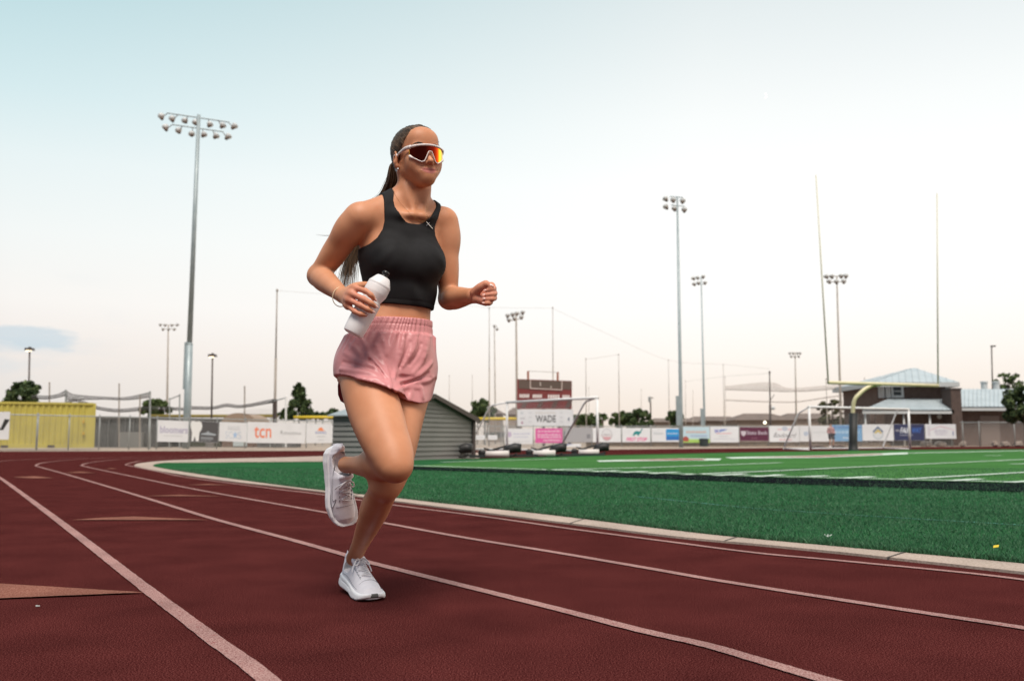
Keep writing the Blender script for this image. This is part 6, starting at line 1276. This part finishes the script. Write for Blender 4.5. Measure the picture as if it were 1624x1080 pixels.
def shoe(O, f, n, side, label, which):
    SHS = 1.07 if which == 'stand' else 1.0
    lf = np.cross(n, f); TR = lambda P: O + SHS * (np.asarray(P)[..., 0:1] * f + np.asarray(P)[..., 1:2] * lf + np.asarray(P)[..., 2:3] * n)
    F_ = Field([-.014, -.062, -.006], [.290, .062, .125], .0020)
    F_.union(F_.lo, [.29, .062, .125], lambda X, Y, Z: shoe_upper(X, Y, Z, side), .004)
    F_.cap((.006, 0, .05), (.003, 0, .093), .017, .011, .012)                                                     # padded heel collar
    F_.ell((.104, 0, .100), (.013, .026, .020), np.array([[.86, 0, .5], [0, 1, 0], [-.5, 0, .86]]), .006)            # tongue
    F_.cut([0, -.04, .05], [.13, .04, .14], lambda X, Y, Z: np.sqrt(((X - .056 - .10 * (Z - .08)) / .040) ** 2 + (Y / .0285) ** 2) * .03 - .03 + np.maximum(.058 - Z, 0), .004)
    v, q = F_.mesh(2); o = qmesh('shoe', TR(v), q, M_mesh, person); o['label'] = label
    o.data.materials.append(M_sock); c = v[q].mean(1); ins = (np.sqrt(((c[:, 0] - .056 - .1 * (c[:, 2] - .08)) / .040) ** 2 + (c[:, 1] / .0285) ** 2) < 1.03) & (c[:, 2] > .055); o.data.polygons.foreach_set('material_index', ins.astype(np.int32))
    G = Field([-.018, -.064, -.006], [.296, .064, .060], .0020); G.union(G.lo, [.296, .064, .06], lambda X, Y, Z: sole_fn(X, Y, Z, side), .003)
    v2, q2 = G.mesh(2); so_ = qmesh('sole', TR(v2), q2, M_foam, o); so_.data.materials.append(M_greyr); c = v2[q2].mean(1)
    tipm = ((c[:, 0] > .255) & (which == 'stand') & (np.abs(c[:, 1] + side * .006) < .017 - .35 * (c[:, 2] - .012))) | ((c[:, 2] < .0022) & (c[:, 0] > .02)); so_.data.polygons.foreach_set('material_index', tipm.astype(np.int32))
    def topz(x, y):                                     # height of the upper at (x, y)
        w_ = np.interp(x, XW, WW); h_ = np.interp(x, XH, HH); s = 0.
        for s in np.linspace(1, 0, 120):
            if (abs(y) / (w_ * (1 - .3 * s))) ** 2.4 + s ** 3.4 <= 1: break
        return .016 + s * (h_ - .016)
    def sidey(x, z):
        w_ = np.interp(x, XW, WW); h_ = np.interp(x, XH, HH); s = np.clip((z - .016) / (h_ - .016), 0, .98); return w_ * (1 - .3 * s) * (1 - s ** 3.4) ** (1 / 2.4) + side * 0
    b = MB(); rows_ = [.122, .136, .150, .164, .178]
    for i, x in enumerate(rows_):
        dx = .010 if i % 2 else -.004; hw = .019 - .001 * i
        b.path([TR(np.array([x + dx * t, hw * t, topz(x + dx * t, hw * t) + .0025])) for t in np.linspace(-1, 1, 9)], .0024, 6, flat=.7, up=n)
        b.path([TR(np.array([x + .007 - dx * t, hw * t, topz(x + .007 - dx * t, hw * t) + .0035])) for t in np.linspace(-1, 1, 9)], .0022, 6, flat=.7, up=n)
    z0 = topz(.116, 0) + .006                           # the bow
    for sy in (1, -1):
        b.path([TR(np.array(p)) for p in catmull([(.116, 0, z0), (.122, sy * .014, z0 + .004), (.136, sy * .026, z0 - .010), (.142, sy * .020, z0 - .012), (.130, sy * .008, z0 - .002), (.117, 0, z0)], 5)], .0021, 6)
        b.path([TR(np.array(p)) for p in catmull([(.116, 0, z0), (.124, sy * .018, z0 - .002), (.132, sy * .030, z0 - .022), (.140, sy * .034, z0 - .036)], 5)], .0020, 6)
    b.build('laces', M_lace, o, smooth=True)
    # thin outlined swoosh on the outer side: a hook with a long tail that sweeps up to the heel
    lat = -1 if side < 0 else 1
    if which == 'swing':
        lw = [(.205, .036), (.190, .031), (.172, .032), (.150, .038), (.120, .046), (.090, .055), (.060, .064), (.040, .069)]; up_ = [(.205, .036), (.186, .050), (.176, .055), (.182, .046), (.176, .041), (.155, .044), (.120, .052), (.085, .060), (.055, .066), (.040, .069)]
        b = MB()
        for ln in (lw, up_): b.path([TR(np.array([x, lat * (sidey(x, z) + .0012), z])) for x, z in catmull(ln, 5)], .0011, 5)
        b.build('swoosh_mark', M_logo, o)
    b = MB()                                            # pull tab and eyelets
    for x in rows_:
        for sy in (-1, 1): b.path([TR(np.array([x - .004, sy * .0225, topz(x, .0215)])), TR(np.array([x + .010, sy * .0225, topz(x + .01, .0215)]))], .0008, 4); b.lathe([(.0016, 0), (.0026, .0006), (.0016, .0012)], TR(np.array([x + .004, sy * .0215, topz(x, .0215) + .0006])), n, 8)
    b.build('eyelet_row', M_logo, o)
    b = MB(); lx = [(.07, .040), (.10, .062), (.125, .085)] if which != 'swing' else [(.10, .078), (.12, .085)]
    b.path([TR(np.array([x, lat * (sidey(x, z) + .0008), z])) for x, z in catmull([(.03, .045), (.07, .046), (.11, .044), (.15, .038), (.20, .033), (.24, .031)], 4)], .0007, 4)
    b.path([TR(np.array([x, -lat * (sidey(x, z) + .0008), z])) for x, z in catmull([(.03, .045), (.07, .046), (.11, .044), (.15, .038), (.20, .033), (.24, .031)], 4)], .0007, 4)
    b.path([TR(np.array([.205, t * .036, topz(.205, t * .036) + .0008])) for t in np.linspace(-.9, .9, 9)], .0007, 4)
    b.build('stitching', M_logo, o)
    return o
shoe(OS, fS, nS, 1, 'white running shoe planted on the track', 'stand')
fW = unit(V3(.15, .06, -1)); nW = V3(.52, -.85, .05); nW = unit(nW - fW * (nW @ fW)); OW = J['ankR'] - fW * .062 - nW * .092 + V3(-.008, 0, 0)
shoe(OW, fW, nW, -1, 'white running shoe kicked up behind, toe down', 'swing')
# ================================================================== HAIR
M_hair = mat('light brown hair', (.058, .033, .017), .45, (.125, .076, .041), 55, .42, .62, spec=.55, stretch=(1, 1, .12)); 
t = M_hair.node_tree; g = t.nodes.new('ShaderNodeNewGeometry'); mx = t.nodes.new('ShaderNodeMix'); mx.data_type = 'RGBA'; mx.blend_type = 'MULTIPLY'; mx.inputs[0].default_value = 1; rr_ = t.nodes.new('ShaderNodeValToRGB'); rr_.color_ramp.elements[0].color = (.55, .5, .46, 1); rr_.color_ramp.elements[1].color = (1.7, 1.6, 1.45, 1)
pb = t.nodes['Principled BSDF']; src_ = pb.inputs['Base Color'].links[0].from_socket; t.links.new(g.outputs['Random Per Island'], rr_.inputs[0]); t.links.new(src_, mx.inputs[6]); t.links.new(rr_.outputs[0], mx.inputs[7]); t.links.new(mx.outputs[2], pb.inputs['Base Color'])
M_brow = mat('brow hair', (.03, .018, .012), .7)
hf = Field(HC - .16, HC + .16, .0023)
hf.ell(hp(0, -.020, .036), hr(.0745 + .007, .094 + .007, .0785 + .006), HF, .01); hf.ell(hp(0, .028, .033), hr(.066 + .0045, .062 + .0045, .068 + .0045), HF, .02); hf.ell(hp(0, -.055, -.02), hr(.056, .05, .055), HF, .03)
hf.ell(hp(0, -.112, .030), hr(.022, .024, .024), HF, .012)
class _H: pass
hf0 = _H(); hf0.lo, hf0.h, hf0.d = hf.lo, hf.h, hf.d.copy()
sl, X, Y, Z = hf.sub(hf.lo, hf.lo + hf.h * np.array(hf.d.shape)); P = [X - HC[0], Y - HC[1], Z - HC[2]]
lx, ly, lz = [(P[0] * HF[i][0] + P[1] * HF[i][1] + P[2] * HF[i][2]) / HS for i in range(3)]
bnd = np.interp(lz, [-.099, -.064, -.039, -.017, .003, .021, .036, .051, .066, .081, .096], [-.075, -.05, -.036, -.020, .010, .028, .038, .047, .060, .074, .092]) - .9 * np.maximum(np.abs(lx) - .066, 0) + .10 * np.clip(np.abs(lx) * 0 , 0, 1)
ang = np.arctan2(lx, lz - .02); comb = .0011 * np.sin(ang * 46 + 7 * np.sin(ang * 9) + 30 * ly) + .0008 * np.sin(ang * 83 + 20 * ly)
hf.d = np.maximum(hf.d + comb.astype(np.float32) * np.float32(1), (ly - bnd) * HS).astype(np.float32); hf.d = np.maximum(hf.d, ((-.085 - lz) * HS).astype(np.float32))
v, q = hf.mesh(1); hair = qmesh('hair', v, q, M_hair, person); hair['label'] = 'light brown hair slicked back into a long ponytail'
b = MB(); hb = hp(0, -.128, .028); b.lathe([(.017, -.006), (.0195, 0), (.017, .006)], hb, unit(hp(0, -.16, .02) - hb), 14); b.build('hair_tie', mat('dark hair tie', (.015, .012, .012), .8), hair, smooth=True)
def strands(n, path, s0, s1, r0, rng, tailspread=1.):
    b = MB(); path = np.array(path)
    for i in range(n):
        g = rng.normal(0, 1, 3); g2 = rng.normal(0, 1, 3); m = len(path); ln = rng.uniform(.72, 1.0); k = max(4, int(m * ln) + 1); pts = []
        for j in range(min(k, m)):
            t = j / (m - 1); sp = s0 + (s1 - s0) * t; pts.append(path[j] + (g * .75 + g2 * .45 * t) * sp * V3(1, .7, .35) + V3(math.sin(5 * t + g[0]) * .004 * t, 0, 0))
        C_ = catmull(pts, 3); r_ = [r0 * (1 - .75 * (a / (len(C_) - 1)) ** 2) for a in range(len(C_))]; b.path(C_, r_, 4, cap=False)
    return b
rng = np.random.default_rng(5)
tail = catmull([hb, at(626, 262, 3.215), at(622, 288, 3.235), at(610, 315, 3.275), at(588, 352, 3.31), at(568, 388, 3.33), at(555, 420, 3.325), at(549, 455, 3.31)], 2)
strands(430, tail, .0062, .020, .0014, rng).build('ponytail', M_hair, hair, smooth=True)
strands(7, [at(624, 262, 3.22), at(612, 290, 3.25), at(602, 308, 3.27), at(588, 318, 3.29)], .002, .006, .0008, rng).build('loose_strand', M_hair, hair, smooth=True)
strands(5, [at(560, 362, 3.31), at(540, 368, 3.32), at(522, 374, 3.32), at(503, 373, 3.32)], .001, .006, .00035, rng).build('loose_strand', M_hair, hair, smooth=True)
# fine strands combed back from the hairline over the cap
hcen = hp(0, -.02, .03); b = MB(); bz = np.linspace(-.05, .118, 400)
def scalp(p, lift):
    dr = unit(p - hcen); rr = np.linspace(.05, .135, 120); Q = hcen + dr[None] * rr[:, None]; dv = np.abs(dval(hf0, Q)); k = int(np.argmax(dval(hf0, Q) > 0)); return hcen + dr * (rr[k] + lift)
for i in range(900):
    s_ = -1 if rng.random() < .7 else 1; zz_ = rng.uniform(-.045, .112); bb = float(np.interp(zz_, [-.099, -.064, -.039, -.017, .003, .021, .036, .051, .066, .081, .096], [-.075, -.05, -.036, -.020, .010, .028, .038, .047, .060, .074, .092]))
    yl = bb + rng.uniform(-.030, .008) if rng.random() < .55 else rng.uniform(-.08, bb); q0 = max(1e-4, 1 - ((zz_ - .038) / .09) ** 2 - ((yl + .02) / .104) ** 2); st = hp(s_ * .080 * math.sqrt(q0), yl, zz_); en = hb + rng.normal(0, .006, 3); n_ = 9; pts = []
    for t_ in np.linspace(0, rng.uniform(.55, 1), n_): pts.append(scalp(st * (1 - t_) + en * t_ + HF[2] * .03 * math.sin(math.pi * t_), .0006 + .0012 * rng.random() * math.sin(math.pi * t_)))
    b.path(pts, [.00015, .0005] + [.0009] * (n_ - 3) + [.0005], 4, cap=False)
b.build('combed_strands', M_hair, hair, smooth=True)
def onface(x, z, lift=.0008):                       # a point on the face surface at head coordinates x, z
    for y in np.linspace(.13, .02, 240):
        p = hp(x, y, z)
        if dval(fl, p[None])[0] < 0: return p + HF[1] * lift
    return hp(x, .08, z)
for s in (-1, 1):
    b = MB(); b.path([onface(s * x, z) for x, z in ((.014, .0205), (.024, .0245), (.035, .0265), (.046, .0235), (.053, .0185))], [.0022, .0030, .0028, .0022, .0010], 6, flat=.5, up=HF[1]); b.build('eyebrow', M_brow, hair, smooth=True)
for s in (-1, 1):                                   # eyes behind the lens
    e = MB(); c = hp(s * .031, .078, -.006); e.lathe([(.004, -.003), (.0085, -.001), (.009, .001), (.006, .0038), (.001, .005)], c, HF[1], 14); ey = e.build('eye', mat('eye white', (.7, .68, .65), .2), person, smooth=True); MB().lathe([(.0045, .0), (.0045, .0012), (.002, .0016)], c + HF[1] * .0038, HF[1], 12).build('iris', mat('brown iris', (.04, .02, .01), .2), ey)
for p_, d_, nn, r_ in NAILS:
    lt = np.cross(nn, d_); b = MB(); vs = []
    for i in range(5):
        for j in range(5):
            a_, c_ = -1 + .5 * i, -1 + .5 * j; k = 1 - .35 * max(0, c_) ** 2; vs.append(p_ + d_ * r_ * (c_ * .75 + .35) + lt * r_ * .60 * a_ * k + nn * r_ * (.46 - .30 * a_ * a_ - .10 * max(c_, 0)))
    fs_ = [(i * 5 + j, i * 5 + j + 1, (i + 1) * 5 + j + 1, (i + 1) * 5 + j) for i in range(4) for j in range(4)]; mk('fingernail', vs, fs_, mat('pale polished nail', (.70, .42, .37), .3) if 'pale polished nail' not in bpy.data.materials else bpy.data.materials['pale polished nail'], person, None, True)
# ------------------------------------------------------------------ jewellery
M_gold = mat('gold', (.75, .52, .25), .25, metal=1); M_silver = mat('silver', (.75, .75, .74), .25, metal=1)
def drape(pts, lift):
    o = []
    for px in catmull(pts, 4):
        h1 = front_hit(fl, *px); h2 = front_hit(tf, *px); h_ = h1 if h2 is None else (h2 if h1 is None else (h1 if h1[1] < h2[1] else h2))
        if h_ is not None: o.append(h_ - unit(ray(*px)) * lift)
    return o
nl = drape([(624, 300), (627, 309), (634, 321), (643, 331), (652, 340), (660, 347), (668, 351), (674, 351)], .0030) ; nr = drape([(677, 326), (677, 334), (676.5, 343), (675.5, 351)], .0030)
b = MB(); b.path(nl, .0004, 5); b.path(nr, .0004, 5); neck = b.build('necklace', M_gold, person)
c = drape([(676, 352), (680, 357), (686, 363)], .006); b = MB(); b.path([c[0], c[-1]], .0013, 6); m_ = c[len(c) // 3]; dx_ = unit(c[-1] - c[0]); sx_ = unit(np.cross(dx_, ray(680, 357))); b.path([m_ - sx_ * .008, m_ + sx_ * .008], .0013, 6); b.build('pendant', M_silver, neck)
for (dx, dz) in ((0, 0), (.008, -.004)):
    c = hp(-.083, -.001 + dx, -.046 + dz); b = MB(); b.path([c + HF[2] * math.cos(a_) * .006 + HF[1] * math.sin(a_) * .006 - HF[2] * .005 for a_ in np.linspace(0, 6.283, 13)], .0011, 5); b.build('earring', M_silver, person, smooth=True)
wd_ = unit(J['wrR'] - J['elR']); wc = mixp(J['elR'], J['wrR'], .955) + V3(-.002, 0, -.007); a1 = unit(np.cross(wd_, V3(0, -1, 0))); a2 = np.cross(wd_, a1)
b = MB(); b.path([wc + (a1 * math.cos(t_) * .031 + a2 * math.sin(t_) * .031) + wd_ * .010 * math.cos(t_) for t_ in np.linspace(0, 6.283, 33)], .0015, 6, cap=False); b.build('bracelet', mat('pale gold band', (.72, .58, .38), .35), person, smooth=True)
# ================================================================== SUNGLASSES
sg = empty('sunglasses', hp(0, .09, .0), 'white wraparound sunglasses with a red orange mirrored lens on her face', 'sunglasses')
def shield(x, z):                                   # curved shield surface in head coordinates
    x *= 1.0; return hp(x, .1125 - 5.6 * x * x - 520 * x ** 4 + .10 * z, z * 1.04 - .0150)
topz_ = lambda x: .0265 - 1.1 * x * x
def botz(x):
    x = abs(x); return float(np.interp(x, [0, .006, .0105, .016, .022, .031, .042, .052, .061, .067], [.0060, .0050, -.004, -.017, -.0285, -.0315, -.0265, -.0195, -.013, -.006]))
xs = np.linspace(-.067, .067, 64); vs = []; nz2 = 12
for x in xs:
    for j in range(nz2 + 1): t_ = j / nz2; vs.append(shield(x, botz(x) + (topz_(x) - botz(x)) * t_))
fs = [(i * (nz2 + 1) + j, (i + 1) * (nz2 + 1) + j, (i + 1) * (nz2 + 1) + j + 1, i * (nz2 + 1) + j + 1) for i in range(len(xs) - 1) for j in range(nz2)]
M_lens = bpy.data.materials.new('mirrored lens'); M_lens.use_nodes = True; t = M_lens.node_tree; bsdf = t.nodes['Principled BSDF']; bsdf.inputs['Metallic'].default_value = 1; bsdf.inputs['Roughness'].default_value = .06
lw_ = t.nodes.new('ShaderNodeLayerWeight'); lw_.inputs['Blend'].default_value = .5; r = t.nodes.new('ShaderNodeValToRGB'); r.color_ramp.elements.new(.5); r.color_ramp.elements.new(.7)
for q_, (p_, k_) in zip(r.color_ramp.elements, ((.05, (.085, .009, .005)), (.20, (.17, .012, .005)), (.36, (.60, .055, .006)), (.52, (1.0, .58, .02)))): q_.position = p_; q_.color = (*k_, 1)
t.links.new(lw_.outputs['Facing'], r.inputs[0]); t.links.new(r.outputs[0], bsdf.inputs['Base Color'])
ln = mk('lens', vs, fs, M_lens, sg, None, True); sm = ln.modifiers.new('thickness', 'SOLIDIFY'); sm.thickness = .0014; sm.offset = -1
M_fr = mat('glossy white frame', (.74, .68, .67), .3)
b = MB(); b.path([shield(x, topz_(x) + .001) for x in xs], [.0034 if abs(x) < .05 else .0042 for x in xs], 8, flat=1.15); b.build('brow_bar', M_fr, sg, smooth=True)
xb = [x for x in np.linspace(-.064, .064, 90)]
b = MB(); b.path([shield(x, botz(x)) for x in xb], .0019, 8); b.build('lower_rim', M_fr, sg, smooth=True)
for s in (-1, 1):
    st = shield(s * .063, .020); b = MB()
    b.path(catmull([st + HF[2] * .003, hp(s * .0740, .062, .0075), hp(s * .0785, .040, .003), hp(s * .0815, .020, -.001)], 6), np.linspace(.0058, .0040, 19), 8, flat=1.25, up=HF[2]); zz = [hp(s * .0815, .022, .001), hp(s * .0825, .012, -.007), hp(s * .083, .003, .004), hp(s * .0835, -.003, -.001), hp(s * .0835, -.010, .003)]; b.path(zz, .0032, 8)
    b.path([hp(s * .0835, -.010, .003), hp(s * .081, -.024, .002), hp(s * .077, -.038, -.014)], .0025, 6); b.build('temple_arm', M_fr, sg, smooth=True)
    b = MB(); b.path([shield(s * .0665, -.0055), shield(s * .065, -.0095), shield(s * .061, -.0135), shield(s * .054, -.0185)], [.0030, .0042, .0036, .0020], 8, flat=1.3); b.build('side_wing', M_fr, sg, smooth=True)
# ================================================================== BOTTLE
B0, B1 = at(559, 530, 2.872), at(611.5, 434.5, 2.890); ax = unit(B1 - B0); Lb = np.linalg.norm(B1 - B0)
bo = empty('water_bottle', B0, 'translucent white squeeze bottle with a black nozzle held in her right hand', 'bottle')
M_bot = bpy.data.materials.new('frosted plastic'); M_bot.use_nodes = True; t = M_bot.node_tree; bs = t.nodes['Principled BSDF']; bs.inputs['Base Color'].default_value = (.93, .92, .93, 1); bs.inputs['Roughness'].default_value = .38
tl_ = t.nodes.new('ShaderNodeBsdfTranslucent'); tl_.inputs[0].default_value = (.92, .91, .92, 1); mx_ = t.nodes.new('ShaderNodeMixShader'); mx_.inputs[0].default_value = .22; t.links.new(bs.outputs[0], mx_.inputs[1]); t.links.new(tl_.outputs[0], mx_.inputs[2]); t.links.new(mx_.outputs[0], t.nodes['Material Output'].inputs['Surface'])
pr = [(.0, 0), (.026, 0), (.0318, .003), (.0338, .008), (.0350, .03), (.0360, .06), (.0364, .09), (.0364, .117), (.0360, .120), (.0315, .1225), (.0312, .128), (.0318, .131), (.0385, .150), (.0388, .153), (.0384, .172), (.0376, .176)]
k_ = Lb / .222
MB().lathe([(r_ * .99, z_ * k_) for r_, z_ in pr], B0, ax, 40).build('bottle_body', M_bot, bo, smooth=True).data.set_sharp_from_angle(angle=math.radians(28))
MB().lathe([(.0372, .1765 * k_), (.0378, .180 * k_), (.0372, .183 * k_), (.0235, .207 * k_), (.0215, .209 * k_), (.014, .2095 * k_)], B0, ax, 40).build('cap', M_bot, bo, smooth=True).data.set_sharp_from_angle(angle=math.radians(28))
MB().lathe([(.0135, .2097 * k_), (.0135, .214 * k_), (.0095, .215 * k_), (.0095, .219 * k_), (.0125, .220 * k_), (.0120, .228 * k_), (.008, .231 * k_)], B0, ax, 20).build('nozzle', mat('black nozzle', (.012, .012, .013), .3), bo, smooth=True)
# ================================================================== THE FAR JOGGER
M_skf = mat('skin', (.45, .24, .16), .5)
jx = at(1318.5, 700, 69); jx[2] = 0; jl = lambda x, y, z: jx + V3(x, y, z)
jog = empty('person', jx, 'distant figure in a pale red shirt and dark shorts standing by the sky blue banner', 'person')
g = Field(jx + V3(-.5, -.5, -.02), jx + V3(.5, .5, 1.85), .014)
g.ell(jl(-.02, 0, 1.66), (.085, .10, .12)); g.cap(jl(-.01, 0, 1.45), jl(-.02, 0, 1.56), .055, .05, .02); g.cap(jl(0, 0, 1.02), jl(-.01, 0, 1.36), .135, .155, .03)
for s_, fx, kx in ((-1, -.10, -.12), (1, .12, .16)):
    g.chain([jl(s_ * .17, 0, 1.40), jl(s_ * .24, .02, 1.14), jl(s_ * .20, -.14, .98)], [.055, .043, .034], .02); g.ell(jl(s_ * .19, -.19, .95), (.035, .05, .045)); g.chain([jl(s_ * .09, 0, .95), jl(kx, -.06, .50), jl(fx, .06, .10)], [.10, .06, .042], .03); g.cap(jl(fx, .06, .05), jl(fx - .02, -.10, .04), .045, .04, .02)
v, q = g.mesh(2); qmesh('body', v, q, M_skf, jog)
def layer(name, zlo, zhi, off, m):
    k = Field(g.lo, g.lo + g.h * (np.array(g.d.shape) - 1), g.h); Zz = (k.ax[2]).reshape(1, 1, -1); k.d = np.maximum(np.maximum(g.d - off, zlo - Zz), Zz - zhi).astype(np.float32); v, q = k.mesh(2); return qmesh(name, v, q, m, jog)
layer('shirt', 1.0, 1.47, .025, mat('pale red shirt', (.42, .24, .24), .8)); layer('shorts', .58, 1.03, .035, mat('dark shorts', (.05, .05, .06), .8)); layer('shoes', -.02, .10, .02, M_mesh)
k = Field(g.lo, g.lo + g.h * (np.array(g.d.shape) - 1), g.h); Zz = k.ax[2].reshape(1, 1, -1); Yy = k.ax[1].reshape(1, -1, 1); k.d = np.maximum(g.d - .018, (1.66 - Zz) - (Yy - jx[1]) * .6).astype(np.float32); v, q = k.mesh(1); qmesh('hair', v, q, M_brow, jog)
